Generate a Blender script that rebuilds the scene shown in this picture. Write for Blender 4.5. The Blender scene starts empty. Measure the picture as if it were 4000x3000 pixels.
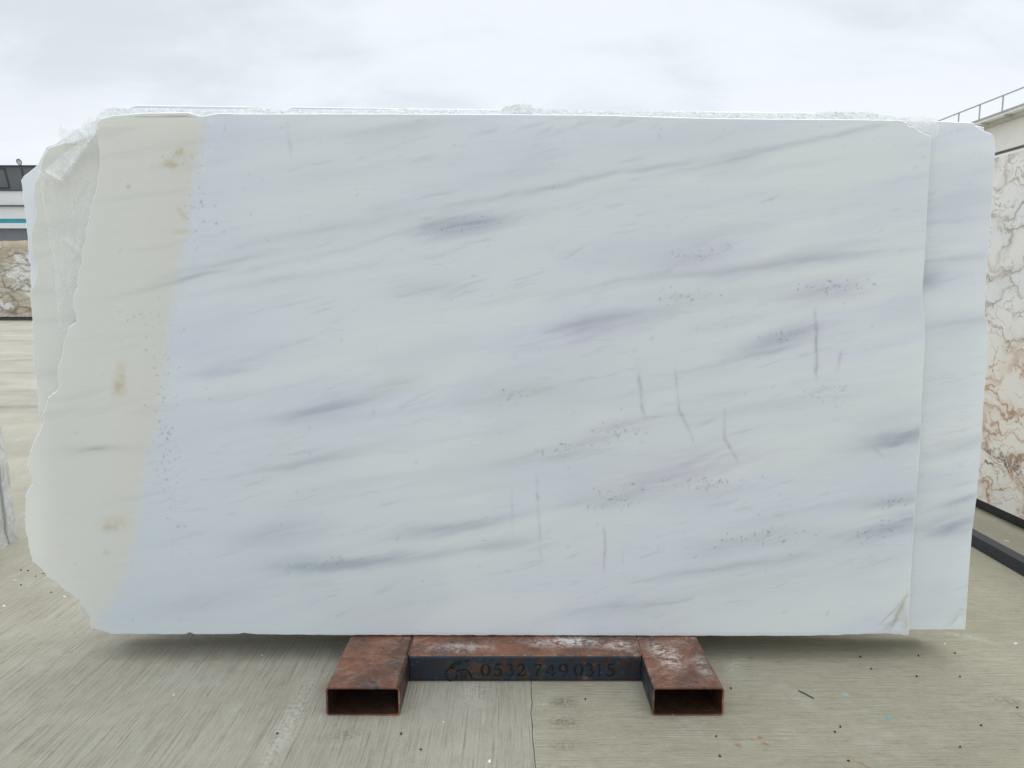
import bpy, bmesh, math, random
import numpy as np
from mathutils import Vector, Matrix, noise as mnoise, geometry
R = math.radians
sc = bpy.context.scene
COL = sc.collection

# ------------------------------------------------------------------ camera
H, PITCH, F = 1.35, R(7.3), 2890.0          # eye height, downward pitch, focal length in photo pixels (4000 wide)
cam = bpy.data.cameras.new('camera')
cam.sensor_width = 36.0
cam.lens = F / 4000.0 * 36.0
cam.clip_start, cam.clip_end = 0.05, 3000.0
camo = bpy.data.objects.new('camera', cam)
camo.location = (0, 0, H)
camo.rotation_euler = (R(90) - PITCH, 0, 0)
COL.objects.link(camo)
sc.camera = camo

# ------------------------------------------------------------------ light
SUN_EL, SUN_ROT = R(66), R(210)
w = bpy.data.worlds.new('World')
sc.world = w
w.use_nodes = True
wn = w.node_tree
wn.nodes.clear()
SKY_STRENGTH = 0.1

def N(nt, typ, **kw):
    n = nt.nodes.new(typ)
    for k, v in kw.items():
        if k.startswith('i_'):
            n.inputs[k[2:].replace('_', ' ')].default_value = v
        else:
            setattr(n, k, v)
    return n

def link(nt, a, b):
    nt.links.new(a, b)

def val(nt, sock, v):
    if isinstance(v, bpy.types.NodeSocket):
        nt.links.new(v, sock)
    else:
        sock.default_value = v

def math_(nt, op, a, b=None, c=None, clamp=False):
    n = nt.nodes.new('ShaderNodeMath')
    n.operation = op
    n.use_clamp = clamp
    val(nt, n.inputs[0], a)
    if b is not None: val(nt, n.inputs[1], b)
    if c is not None: val(nt, n.inputs[2], c)
    return n.outputs[0]

def vmath(nt, op, a, b=None, scale=None):
    n = nt.nodes.new('ShaderNodeVectorMath')
    n.operation = op
    val(nt, n.inputs[0], a)
    if b is not None: val(nt, n.inputs[1], b)
    if scale is not None: val(nt, n.inputs['Scale'], scale)
    return n.outputs['Value'] if op in ('LENGTH', 'DOT_PRODUCT', 'DISTANCE') else n.outputs[0]

def mix(nt, fac, a, b, mode='MIX'):
    n = nt.nodes.new('ShaderNodeMix')
    n.data_type = 'RGBA'
    n.blend_type = mode
    val(nt, n.inputs[0], fac)
    for s, v in ((n.inputs[6], a), (n.inputs[7], b)):
        if isinstance(v, (tuple, list)) and len(v) == 3: v = (*v, 1)
        val(nt, s, v)
    return n.outputs[2]

def noise(nt, vec, scale=5.0, detail=4.0, rough=0.55, dist=0.0, out=0):
    n = nt.nodes.new('ShaderNodeTexNoise')
    n.inputs['Scale'].default_value = scale
    n.inputs['Detail'].default_value = detail
    n.inputs['Roughness'].default_value = rough
    n.inputs['Distortion'].default_value = dist
    if vec is not None: nt.links.new(vec, n.inputs['Vector'])
    return n.outputs[out]

def voro(nt, vec, scale, feature='F1', out='Distance', rand=1.0):
    n = nt.nodes.new('ShaderNodeTexVoronoi')
    n.feature = feature
    n.inputs['Scale'].default_value = scale
    n.inputs['Randomness'].default_value = rand
    nt.links.new(vec, n.inputs['Vector'])
    return n.outputs[out]

def mrange(nt, v, a, b, c=0.0, d=1.0, smooth=True):
    n = nt.nodes.new('ShaderNodeMapRange')
    n.interpolation_type = 'SMOOTHSTEP' if smooth else 'LINEAR'
    val(nt, n.inputs['Value'], v)
    n.inputs['From Min'].default_value = a
    n.inputs['From Max'].default_value = b
    val(nt, n.inputs['To Min'], c)
    val(nt, n.inputs['To Max'], d)
    return n.outputs[0]

def mapping(nt, vec, loc=(0, 0, 0), rot=(0, 0, 0), scale=(1, 1, 1), typ='POINT'):
    n = nt.nodes.new('ShaderNodeMapping')
    n.vector_type = typ
    n.inputs['Location'].default_value = loc
    n.inputs['Rotation'].default_value = rot
    n.inputs['Scale'].default_value = scale
    nt.links.new(vec, n.inputs['Vector'])
    return n.outputs[0]

def blob(nt, vec, cx, cy, lx, ly, ang, strength, inner=0.0):
    """soft ellipse of half axes lx, ly (vec.z must be 0)"""
    m = mapping(nt, vec, (cx, cy, 0), (0, 0, ang), (lx, ly, 1), 'TEXTURE')
    return mrange(nt, vmath(nt, 'LENGTH', m), inner, 1.0, strength, 0.0)

def blobs(nt, vec, lst):
    """sum of soft ellipses (cx, cy, lx, ly, angle, strength); each waits for the one before, which keeps
    the number of values alive at a time small enough for the shader stack"""
    acc = None
    for q in lst:
        v = vec
        if acc is not None:
            n = nt.nodes.new('ShaderNodeVectorMath'); n.operation = 'MULTIPLY_ADD'
            nt.links.new(acc, n.inputs[0]); n.inputs[1].default_value = (1e-8, 1e-8, 0); nt.links.new(vec, n.inputs[2])
            v = n.outputs[0]
        s = blob(nt, v, *q)
        acc = s if acc is None else math_(nt, 'ADD', acc, s)
    return acc

# overcast sky: a blue Nishita sky almost wholly covered by a procedural cloud deck
tc = N(wn, 'ShaderNodeTexCoord')
sky = N(wn, 'ShaderNodeTexSky', sky_type='NISHITA', sun_disc=False, sun_elevation=SUN_EL, sun_rotation=SUN_ROT)
sky.air_density, sky.dust_density = 1.0, 2.0
sep = N(wn, 'ShaderNodeSeparateXYZ')
link(wn, tc.outputs['Generated'], sep.inputs[0])
zc = math_(wn, 'MAXIMUM', sep.outputs[2], 0.0)
# project the view direction on a flat deck so that the clouds flatten towards the horizon
inv = math_(wn, 'DIVIDE', 1.0, math_(wn, 'ADD', zc, 0.28))
cx_ = math_(wn, 'MULTIPLY', sep.outputs[0], inv)
cy_ = math_(wn, 'MULTIPLY', sep.outputs[1], inv)
cmb = N(wn, 'ShaderNodeCombineXYZ')
link(wn, cx_, cmb.inputs[0]); link(wn, cy_, cmb.inputs[1])
c1 = noise(wn, mapping(wn, cmb.outputs[0], (3.1, 7.7, 0), (0, 0, 0.5)), 1.1, 6, 0.52, 0.35)
c2 = noise(wn, mapping(wn, cmb.outputs[0], (1.3, 4.1, 0), (0, 0, 0.7), (1, 1.8, 1)), 3.2, 6, 0.55, 0.5)
cl = math_(wn, 'ADD', math_(wn, 'MULTIPLY', c1, 0.62), math_(wn, 'MULTIPLY', c2, 0.38))
# one darker cloud bank low in the west (left of the view)
bank = blob(wn, vmath(wn, 'MULTIPLY', cmb.outputs[0], (1, 1, 0)), -0.92, 1.35, 0.75, 0.55, 0.35, 0.19)
cl = math_(wn, 'SUBTRACT', cl, bank)
ramp = mrange(wn, cl, 0.30, 0.56)
cloud = mix(wn, ramp, (6.25, 6.7, 7.15), (7.75, 8.15, 8.6))
# whiter towards the horizon, brighter towards the zenith as any overcast sky
low = mrange(wn, sep.outputs[2], 0.30, 0.06)
cloud = mix(wn, math_(wn, 'MULTIPLY', low, 0.5), cloud, (8.25, 8.5, 8.8))
zen = mrange(wn, sep.outputs[2], 0.40, 1.0, 1.0, 1.95)
cloud = vmath(wn, 'SCALE', cloud, scale=zen)
tot = mix(wn, 0.94, sky.outputs[0], cloud)
bg = N(wn, 'ShaderNodeBackground')
link(wn, tot, bg.inputs['Color'])
bg.inputs['Strength'].default_value = SKY_STRENGTH
wo = N(wn, 'ShaderNodeOutputWorld')
link(wn, bg.outputs[0], wo.inputs[0])

sun = bpy.data.lights.new('sun', 'SUN')
sun.energy, sun.angle, sun.color = 0.75, R(50), (1.0, 0.975, 0.94)
suno = bpy.data.objects.new('sun', sun)
suno.rotation_euler = (R(90) - SUN_EL, 0, R(180) - SUN_ROT + R(180))
COL.objects.link(suno)

sc.view_settings.view_transform = 'Standard'
sc.view_settings.look = 'None'
sc.view_settings.exposure = 0.26
sc.view_settings.gamma = 1.0
sc.view_settings.use_curve_mapping = False
sc.render.engine = 'CYCLES'
sc.cycles.max_bounces = 10
sc.cycles.transparent_max_bounces = 24
sc.cycles.use_denoising = True

# ------------------------------------------------------------------ measuring helpers
CP, SP = math.cos(PITCH), math.sin(PITCH)
def ray(x, y):
    a, b = (x - 2000) / F, (1500 - y) / F
    return Vector((a, CP + b * SP, -SP + b * CP))
def on_z(x, y, z=0.0):
    d = ray(x, y); t = (z - H) / d.z
    return Vector((0, 0, H)) + d * t
def on_y(x, y, Y):
    d = ray(x, y); return Vector((0, 0, H)) + d * (Y / d.y)
def on_x(x, y, X):
    d = ray(x, y); return Vector((0, 0, H)) + d * (X / d.x)

LEAN = R(4.0)
O = on_z(2000, 2486, 0.0965); O.x = 0
SN = Vector((0, -math.cos(LEAN), math.sin(LEAN)))
SV = Vector((0, math.sin(LEAN), math.cos(LEAN)))
def on_slab(x, y, off=0.0):
    """photo point -> (u, v) metres in the leaning plane that lies off metres behind the first slab's face"""
    d = ray(x, y); c = Vector((0, 0, H))
    t = (-off - (c - O).dot(SN)) / d.dot(SN)
    p = c + d * t - O
    return p.x, p.dot(SV)

# ------------------------------------------------------------------ object helpers
def tag(o, label=None, cat=None, group=None, kind=None):
    if label: o['label'] = label
    if cat: o['category'] = cat
    if group: o['group'] = group
    if kind or cat: o['kind'] = kind or 'thing'
    return o
def empty(name, loc=(0, 0, 0), rot=(0, 0, 0)):
    o = bpy.data.objects.new(name, None); o.location = loc; o.rotation_euler = rot
    o.empty_display_size = 0.1
    COL.objects.link(o); return o
def link_mesh(name, me, mats=(), parent=None, smooth=False):
    o = bpy.data.objects.new(name, me); COL.objects.link(o)
    for m in (mats if isinstance(mats, (list, tuple)) else [mats]): me.materials.append(m)
    if parent: o.parent = parent
    if smooth:
        for p in me.polygons: p.use_smooth = True
    return o
def from_bm(name, bm, mats, parent=None, smooth=False):
    bmesh.ops.recalc_face_normals(bm, faces=bm.faces)
    me = bpy.data.meshes.new(name); bm.to_mesh(me); bm.free()
    return link_mesh(name, me, mats, parent, smooth)
def pydata(name, v, f, mats, parent=None, smooth=False, mi=None):
    me = bpy.data.meshes.new(name); me.from_pydata(v, [], f); me.update()
    if mi: me.polygons.foreach_set('material_index', mi)
    return link_mesh(name, me, mats, parent, smooth)
def add_box(bm, x0, x1, y0, y1, z0, z1, bev=0.0, mi=0):
    m = Matrix.Translation(((x0+x1)/2, (y0+y1)/2, (z0+z1)/2)) @ Matrix.Diagonal((x1-x0, y1-y0, z1-z0, 1))
    r = bmesh.ops.create_cube(bm, size=1, matrix=m)
    fs = {f for v in r['verts'] for f in v.link_faces}
    for f in fs: f.material_index = mi
    if bev:
        es = list({e for v in r['verts'] for e in v.link_edges})
        bmesh.ops.bevel(bm, geom=es, offset=bev, segments=2, affect='EDGES', profile=0.5)
def box(name, x0, x1, y0, y1, z0, z1, mat, parent=None, bev=0.0):
    bm = bmesh.new(); add_box(bm, x0, x1, y0, y1, z0, z1, bev)
    return from_bm(name, bm, mat, parent)
def add_rod(bm, a, b, r, n=8, r2=None):
    a, b = Vector(a), Vector(b); d = b - a
    q = d.to_track_quat('Z', 'Y').to_matrix().to_4x4()
    bmesh.ops.create_cone(bm, cap_ends=True, segments=n, radius1=r, radius2=r if r2 is None else r2, depth=d.length,
                          matrix=Matrix.Translation((a + b) / 2) @ q)

# ------------------------------------------------------------------ materials
def new_mat(name):
    m = bpy.data.materials.new(name); m.use_nodes = True
    nt = m.node_tree; nt.nodes.clear()
    out = nt.nodes.new('ShaderNodeOutputMaterial')
    b = nt.nodes.new('ShaderNodeBsdfPrincipled')
    nt.links.new(b.outputs[0], out.inputs[0])
    return m, nt, b, out
def objco(nt):
    return nt.nodes.new('ShaderNodeTexCoord').outputs['Object']
def bump(nt, b, h, strength=0.3, dist=0.01):
    n = nt.nodes.new('ShaderNodeBump')
    n.inputs['Strength'].default_value = strength
    n.inputs['Distance'].default_value = dist
    nt.links.new(h, n.inputs['Height']); nt.links.new(n.outputs[0], b.inputs['Normal'])
def plain(name, col, rough=0.5, var=0.12, scale=4.0, metal=0.0, bmp=0.0):
    m, nt, b, _ = new_mat(name)
    v = noise(nt, objco(nt), scale, 5, 0.6)
    lo = tuple(c * (1 - var) for c in col); hi = tuple(min(1, c * (1 + var)) for c in col)
    val(nt, b.inputs['Base Color'], mix(nt, mrange(nt, v, 0.3, 0.7), lo, hi))
    b.inputs['Roughness'].default_value = rough
    b.inputs['Metallic'].default_value = metal
    if bmp: bump(nt, b, v, bmp, 0.01)
    return m

def flat2(nt):
    """object x and z as a 2-D vector"""
    s = nt.nodes.new('ShaderNodeSeparateXYZ'); nt.links.new(objco(nt), s.inputs[0])
    c = nt.nodes.new('ShaderNodeCombineXYZ')
    nt.links.new(s.outputs[0], c.inputs[0]); nt.links.new(s.outputs[2], c.inputs[1])
    return c.outputs[0], s.outputs[0], s.outputs[2]

OV = 4000 / 2212.0
def sp(x, y, off=0.0):
    return on_slab(x * OV, y * OV, off)
PXM = on_slab(2001, 1600)[0] - on_slab(2000, 1600)[0]     # metres per photo pixel on the slab

# ---- the stone's own figure, computed per vertex of a fine grid
_rs = np.random.RandomState(7)
_PERM = np.concatenate([_rs.permutation(256)] * 3)
_GX, _GY = np.cos(np.arange(256) * 2 * np.pi / 256 * 37), np.sin(np.arange(256) * 2 * np.pi / 256 * 37)
def perlin(x, y):
    xi, yi = np.floor(x).astype(int), np.floor(y).astype(int)
    xf, yf = x - xi, y - yi
    xi &= 255; yi &= 255
    uu, vv = xf ** 3 * (xf * (xf * 6 - 15) + 10), yf ** 3 * (yf * (yf * 6 - 15) + 10)
    def g(a, b, dx, dy):
        h = _PERM[_PERM[a] + b]
        return _GX[h] * dx + _GY[h] * dy
    n00, n10 = g(xi, yi, xf, yf), g(xi + 1, yi, xf - 1, yf)
    n01, n11 = g(xi, yi + 1, xf, yf - 1), g(xi + 1, yi + 1, xf - 1, yf - 1)
    return ((n00 * (1 - uu) + n10 * uu) * (1 - vv) + (n01 * (1 - uu) + n11 * uu) * vv) * 1.5
def fbm(x, y, o=4, gain=0.5):
    t, a, k = 0, 1.0, 1.0
    for i in range(o):
        t = t + a * perlin(x * k + i * 17.3, y * k + i * 9.1); a *= gain; k *= 2.03
    return t
def sstep(v, a, b):
    t = np.clip((v - a) / (b - a), 0, 1)
    return t * t * (3 - 2 * t)
def lerp(base, k, col):
    k = np.clip(k, 0, 1)[:, None]
    return base * (1 - k) + np.array(col)[None, :] * k

def figure(u, v, seed, streaks=(), tints=(), cracks=(), specks=(), stains=(), greens=(), boundary=None, off=0.0, contrast=1.0):
    A = R(10)
    du = 0.026 * fbm(u * 2.2 + seed * 5, v * 4 + 3, 4); dv = 0.013 * fbm(u * 1.3 + 9, v * 2.2 + seed * 3, 3)
    wu, wv = u + du, v + dv + 0.0035 * fbm(u * 9, v * 26 + 5, 3)
    S = wu * math.cos(A) + wv * math.sin(A) + seed * 11.0
    T = -wu * math.sin(A) + wv * math.cos(A) + seed * 3.0
    big = fbm(S * 0.75, T * 5.0, 4)
    mid = fbm(S * 1.3 + 7, T * 13.0, 5, 0.55)
    A2 = R(15); S2 = wu * math.cos(A2) + wv * math.sin(A2) + seed * 5; T2 = -wu * math.sin(A2) + wv * math.cos(A2)
    fin = fbm(S2 * 4.2 + 3, T2 * 40.0 + .7 * fbm(S * 2, T * 9, 2), 4, 0.6)
    hair = fbm(S2 * 9.0 + 31, T2 * 85.0, 3, 0.6)
    patch = fbm(S * 0.9 + 21, T * 2.6 + 4, 3)
    n = len(u)
    base = np.empty((n, 3)); base[:] = (0.795, 0.850, 0.862)
    base = lerp(base, sstep(patch, -0.35, 0.40) * 0.85, (0.785, 0.822, 0.890))
    base = lerp(base, sstep(big, 0.0, 0.55) * 0.75, (0.850, 0.888, 0.888))
    base = lerp(base, sstep(mid, 0.2, 0.95) * 0.17 * contrast, (0.55, 0.60, 0.635))
    base = lerp(base, sstep(fin, 0.38, 1.05) * 0.26 * sstep(big, 0.30, -0.30) * contrast, (0.45, 0.49, 0.50))
    base = lerp(base, sstep(hair, 0.5, 1.0) * 0.14 * sstep(patch, -.1, .4) * contrast, (0.45, 0.49, 0.49))
    base = lerp(base, sstep(fbm(S * 1.1 + 51, T * 3.4 + 9, 3), 0.05, 0.6) * 0.22, (0.62, 0.675, 0.735))
    wisp = np.clip(0.82 + 0.55 * mid + 0.35 * fin, 0.15, 1.3)
    def ell(x, y, px_, py_, L, W, a, s, k=1.0, p=1.0):
        cu, cv = sp(px_, py_, off)
        l, w_ = L * OV * PXM * 0.5 * k, W * OV * PXM * 0.5 * k
        dx, dy = x - cu, y - cv
        e = (dx * math.cos(a) + dy * math.sin(a)) / l; f = (-dx * math.sin(a) + dy * math.cos(a)) / w_
        return s * np.exp(-(np.abs(e) ** 2.2 + np.abs(f) ** 1.7) * p)
    def layer(base, lst, col, k=1.0, tex=wisp, x=wu, y=wv, amp=1.0, cap=0.9):
        acc = np.zeros(n)
        for q in lst: acc += ell(x, y, q[0], q[1], q[2], q[3], R(q[4]), q[5], k)
        return lerp(base, np.minimum(acc * tex * amp, cap), col)
    base = layer(base, tints, (0.60, 0.585, 0.695), 1.25, amp=1.15)
    base = layer(base, greens, (0.46, 0.51, 0.50), 1.2, amp=1.15)
    base = layer(base, streaks, (0.445, 0.495, 0.565), 1.4, amp=1.15)
    if boundary:
        bp = sorted((c, a) for a, c in (sp(a, c, off) for a, c in boundary))
        bx = np.interp(v, [p[0] for p in bp], [p[1] for p in bp])
        d = u - bx + 0.014 * fbm(u * 7, v * 7, 5, 0.6) + 0.003 * fbm(u * 40, v * 40, 2)
        base = lerp(base, np.exp(-np.maximum(d, 0) / 0.42) * 0.50, (0.700, 0.765, 0.865))
        base = lerp(base, 0.42 * sstep(v, 0.75, 0.0) * sstep(d, 1.3, 0.0), (0.63, 0.70, 0.74))
        bn = fbm(u * 3.3, v * 3.0 + 4, 5)
        be = np.empty((n, 3)); be[:] = (0.778, 0.800, 0.752)
        be = lerp(be, sstep(bn, -0.3, 0.5) * 0.7, (0.805, 0.808, 0.752))
        be = lerp(be, sstep(v, 1.15, 1.75) * 0.5, (0.815, 0.800, 0.735))
        be = lerp(be, sstep(mid, 0.1, 0.8) * 0.22, (0.58, 0.59, 0.56))
        rim = sstep(d, -0.20, -0.03) * sstep(d, 0.02, -0.03)
        be = lerp(be, rim * 0.22, (0.735, 0.715, 0.640))
        base = lerp(base, sstep(d, 0.030, -0.034), be)
        rough_ = fbm(u * 60, v * 90, 2)
        base = lerp(base, np.exp(-(d / 0.035) ** 2) * sstep(rough_, 0.35, 0.8) * 0.14, (0.50, 0.49, 0.44))
        base = lerp(base, np.exp(-((d - 0.03) / 0.03) ** 2) * sstep(v, 1.0, 1.6) * sstep(fbm(u * 45 + 4, v * 25, 3), 0.25, 0.7) * 0.4, (0.90, 0.92, 0.93))
        base = layer(base, [(180, 972, 120, 10, 3, .75), (430, 596, 130, 10, 14, .5), (300, 625, 170, 9, 12, .35), (215, 975, 170, 20, 3, .25), (500, 565, 160, 9, 12, .3)], (0.47, 0.47, 0.465))
    base = layer(base, stains, (0.60, 0.50, 0.31), 1.0, tex=np.clip(0.75 + 0.6 * fbm(u * 40, v * 40, 3), .2, 1.2), cap=.72)
    cu_ = u + 0.004 * fbm(u * 14, v * 14, 3); cv_ = v
    acc = np.zeros(n)
    for (ax, ay, bx_, by_, W, s_) in cracks:
        (u0, v0), (u1, v1) = sp(ax, ay, off), sp(bx_, by_, off)
        L = math.hypot(u1 - u0, v1 - v0); a = math.atan2(v1 - v0, u1 - u0)
        dx, dy = cu_ - (u0 + u1) / 2, cv_ - (v0 + v1) / 2
        e = (dx * math.cos(a) + dy * math.sin(a)) / (L * .55); f = (-dx * math.sin(a) + dy * math.cos(a)) / (W * OV * PXM * .55)
        acc += s_ * np.exp(-np.abs(e) ** 6 - np.abs(f) ** 1.3)
    base = lerp(base, np.minimum(acc * np.clip(.8 + .7 * fbm(u * 22, v * 22, 3), .25, 1.2), .85), (0.42, 0.425, 0.475))
    # dark mineral grains in clusters, then loose ones
    rnd = random.Random(int(seed * 100)); grains = []
    for (px_, py_, L, W, a, s_) in specks:
        for k in range(int(4 + s_ * 55 * (L * W / 3200.0) ** 0.5)):
            e, f = rnd.gauss(0, .30), rnd.gauss(0, .30); a_ = R(a)
            x, y = e * L, f * W
            grains.append((px_ + x * math.cos(a_) + y * math.sin(a_), py_ - x * math.sin(a_) + y * math.cos(a_), rnd.uniform(.0000, .0009) if rnd.random() < .8 else rnd.uniform(.0008, .0020), rnd.uniform(.2, .95) ** 1.2 * min(1, .5 + s_)))
    for k in range(190):
        grains.append((rnd.uniform(60, 2095), rnd.uniform(250, 1365), rnd.uniform(.0004, .0030), rnd.uniform(.08, .32)))
    order = np.argsort(u); us = u[order]
    gk = np.zeros(n)
    for (gx, gy, r_, s_) in grains:
        cu, cv = sp(gx, gy, off)
        r2 = r_ * 1.25 + .0013; h_ = 3 * r2
        h_ *= 1.8
        i0, i1 = np.searchsorted(us, cu - h_), np.searchsorted(us, cu + h_)
        ids = order[i0:i1]
        ids = ids[np.abs(v[ids] - cv) < h_]
        ga, gr_ = (gx * 12.9 + gy * 78.2) % 6.28, 1.0 + ((gx * 3.7 + gy * 1.9) % 1.0) * 1.3
        dx_, dy_ = u[ids] - cu, v[ids] - cv
        e_, f_ = (dx_ * math.cos(ga) + dy_ * math.sin(ga)) / gr_, (dy_ * math.cos(ga) - dx_ * math.sin(ga)) * 1.15
        gk[ids] = np.maximum(gk[ids], s_ * np.exp(-(e_ ** 2 + f_ ** 2) / r2 ** 2))
    return lerp(base, gk, (0.24, 0.265, 0.285))

def marble(name, translucent=0.0):
    m, nt, b, out = new_mat(name)
    v2, x, z = flat2(nt)
    at = nt.nodes.new('ShaderNodeAttribute'); at.attribute_name = 'stone'
    base = at.outputs['Color']
    sl = noise(nt, mapping(nt, v2, (0, 0, 0), (0, 0, R(-4)), (5, 160, 1)), 1.0, 3, 0.65)
    gr = noise(nt, v2, 220, 2, 0.6)
    base = mix(nt, mrange(nt, sl, 0.5, 0.8, 0, 0.16), base, (0.52, 0.56, 0.57))
    base = mix(nt, mrange(nt, gr, 0.55, 0.8, 0, 0.14), base, (0.93, 0.95, 0.95))
    base = mix(nt, mrange(nt, gr, 0.42, 0.2, 0, 0.14), base, (0.55, 0.58, 0.58))
    val(nt, b.inputs['Base Color'], base)
    b.inputs['Roughness'].default_value = 0.20
    b.inputs['Specular IOR Level'].default_value = 0.4
    bump(nt, b, sl, 0.02, 0.001)
    if translucent:
        t = nt.nodes.new('ShaderNodeBsdfTranslucent')
        val(nt, t.inputs['Color'], mix(nt, 0.35, base, (1.0, 0.96, 0.86)))
        ms = nt.nodes.new('ShaderNodeMixShader'); ms.inputs[0].default_value = translucent
        nt.links.new(b.outputs[0], ms.inputs[1]); nt.links.new(t.outputs[0], ms.inputs[2])
        nt.links.new(ms.outputs[0], out.inputs[0])
    return m
FIG1 = dict(off=0.0,
    boundary=[(440, 262), (434, 330), (414, 430), (392, 560), (374, 660), (360, 770), (346, 860), (330, 960), (314, 1040), (298, 1100), (300, 1150), (284, 1205), (264, 1255), (240, 1312), (218, 1352)],
    streaks=[(1010, 488, 130, 24, 9, .65), (690, 885, 150, 22, 12, .62), (520, 772, 150, 30, 10, .32), (490, 802, 110, 16, 7, .4),
             (650, 995, 150, 26, 8, .42), (1280, 697, 190, 20, 10, .5), (1220, 982, 130, 9, 8, .5), (590, 1148, 150, 34, 12, .36),
             (750, 1213, 270, 22, 6, .58), (680, 1222, 120, 24, 5, .32), (460, 1302, 210, 34, 12, .34), (1960, 945, 120, 34, 14, .55), (1900, 960, 170, 28, 14, .35),
             (1900, 1142, 190, 30, 12, .5), (1960, 1125, 90, 30, 5, .35), (1930, 1085, 90, 16, 8, .4), (1640, 1165, 230, 26, 12, .36), (1050, 1128, 260, 16, 12, .3),
             (950, 1135, 130, 18, 6, .4), (1330, 1312, 170, 26, 6, .34), (1250, 393, 640, 8, 10.5, .42), (1180, 412, 300, 9, 12, .38),
             (1740, 305, 480, 9, 13, .36), (800, 520, 420, 9, 14, .3), (640, 600, 420, 12, 9, .28), (1690, 722, 120, 24, 14, .4), (1600, 770, 240, 9, 13, .3),
             (1810, 625, 130, 22, 6, .3), (1750, 560, 500, 10, 7, .3), (870, 275, 160, 18, 7, .3), (1790, 560, 120, 18, 9, .35), (1560, 1225, 260, 10, 8, .3)],
    tints=[(1010, 488, 160, 34, 9, .3), (1485, 555, 150, 30, 8, .55), (1805, 622, 160, 32, 8, .75), (1280, 710, 230, 36, 10, .5), (1690, 728, 130, 34, 14, .5),
           (1330, 930, 140, 34, 12, .6), (1500, 1008, 280, 52, 12, .62), (1640, 582, 220, 24, 12, .35), (930, 620, 130, 30, 8, .4), (1200, 735, 200, 40, 14, .35),
           (830, 460, 400, 60, 12, .25), (1430, 1050, 200, 34, 10, .3)],
    greens=[(850, 835, 120, 26, 12, .42), (1130, 850, 190, 38, 8, .36), (1190, 975, 200, 22, 11, .4), (1330, 1082, 130, 30, 8, .3), (1090, 1178, 150, 24, 6, .36),
            (960, 1140, 200, 28, 5, .25), (1660, 880, 400, 20, 8, .2), (1470, 640, 130, 20, 5, .25), (1500, 865, 200, 14, 12, .22), (700, 985, 280, 14, 14, .28),
            (1945, 1322, 70, 6, 58, .5), (1925, 1345, 80, 8, 42, .35)],
    cracks=[(1762, 680, 1765, 808, 6, .75), (1816, 758, 1809, 802, 5, .4), (1378, 790, 1392, 902, 6, .6), (1457, 795, 1468, 885, 4, .45), (1468, 885, 1502, 962, 5, .45),
            (1565, 886, 1566, 950, 5, .5), (1566, 948, 1593, 993, 5, .7), (1390, 902, 1482, 896, 5, .35), (1160, 1030, 1166, 1200, 5, .28), (1105, 1060, 1107, 1150, 4, .22),
            (1305, 1143, 1306, 1228, 5, .5), (1888, 968, 1908, 986, 4, .5), (622, 268, 626, 335, 6, .3), 
            (1345, 1190, 1346, 1215, 4, .3), (1900, 1350, 1964, 1282, 3, .5)],
    specks=[(1000, 488, 120, 26, 9, .45), (1485, 553, 120, 28, 5, .4), (1475, 640, 110, 26, 5, .5), (1800, 622, 140, 32, 5, .55), (1700, 725, 120, 30, 14, .3),
            (1330, 928, 100, 40, 5, .6), (1215, 968, 160, 20, 8, .45), (1500, 1046, 160, 26, 4, .7), (1528, 1047, 40, 24, 4, .8), (1325, 1080, 110, 44, 5, .6), (1640, 1165, 170, 34, 6, .5),
            (1890, 1150, 80, 26, 20, .6), (1930, 1085, 60, 22, 5, .5), (365, 900, 36, 180, 8, .35), (355, 970, 50, 130, 4, .5), (340, 740, 90, 170, 20, .3), (430, 440, 70, 130, 5, .35),
            (370, 1090, 46, 160, 0, .25), (1800, 850, 100, 50, 8, .35), (1115, 855, 60, 30, 8, .5), (410, 340, 100, 60, 5, .2), (720, 1215, 140, 22, 5, .3)],
    stains=[(385, 352, 50, 8, 4, .95), (378, 346, 24, 14, -30, .7), (400, 326, 22, 12, 10, .6), (389, 459, 26, 7, -58, .85), (263, 800, 22, 40, 0, .55), (264, 835, 30, 40, 0, .7),
            (250, 1132, 56, 26, 8, .5), (275, 402, 12, 9, 0, .7), (240, 1140, 30, 12, -10, .4), (388, 500, 34, 8, 5, .5), (410, 330, 70, 40, 20, .2), (225, 1195, 14, 11, 0, .45), (1948, 1318, 66, 7, 60, .8), (1958, 1345, 22, 50, 10, .45), (1930, 1350, 60, 6, 45, .3)])
FIG2 = dict(off=0.034, contrast=1.15, boundary=FIG1['boundary'],
    streaks=[(2000, 605, 60, 36, 10, .6), (2080, 1125, 120, 34, 8, .6), (2030, 1140, 90, 22, 4, .35), (2070, 555, 180, 12, 8, .4), (2060, 970, 160, 26, 14, .28), (2070, 1080, 70, 8, 14, .6), (2040, 480, 180, 8, 6, .35), (2060, 700, 200, 10, 8, .3)],
    greens=[(2078, 1322, 60, 5, 58, .55), (2060, 1345, 90, 5, 38, .5), (2050, 1345, 60, 6, 50, .3)],
    stains=[(2095, 1352, 12, 34, -10, .5), (2060, 935, 70, 6, 10, .3)])
m_stone = marble('polished_marble', 0.20)
m_back = marble('sawn_back', 0.92)
m_blue = plain('marble_rear', (0.70, 0.755, 0.79), 0.4, 0.05, 3.0)

def edge_mat(name, col):
    m, nt, b, _ = new_mat(name)
    n1 = noise(nt, objco(nt), 60, 5, 0.65)
    val(nt, b.inputs['Base Color'], mix(nt, mrange(nt, n1, 0.3, 0.7), tuple(c * 0.92 for c in col), col))
    b.inputs['Roughness'].default_value = 0.6
    b.inputs['Subsurface Weight'].default_value = 0.0
    bump(nt, b, n1, 0.5, 0.004)
    return m
m_edge = edge_mat('sawn_edge', (0.88, 0.90, 0.87))

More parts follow.
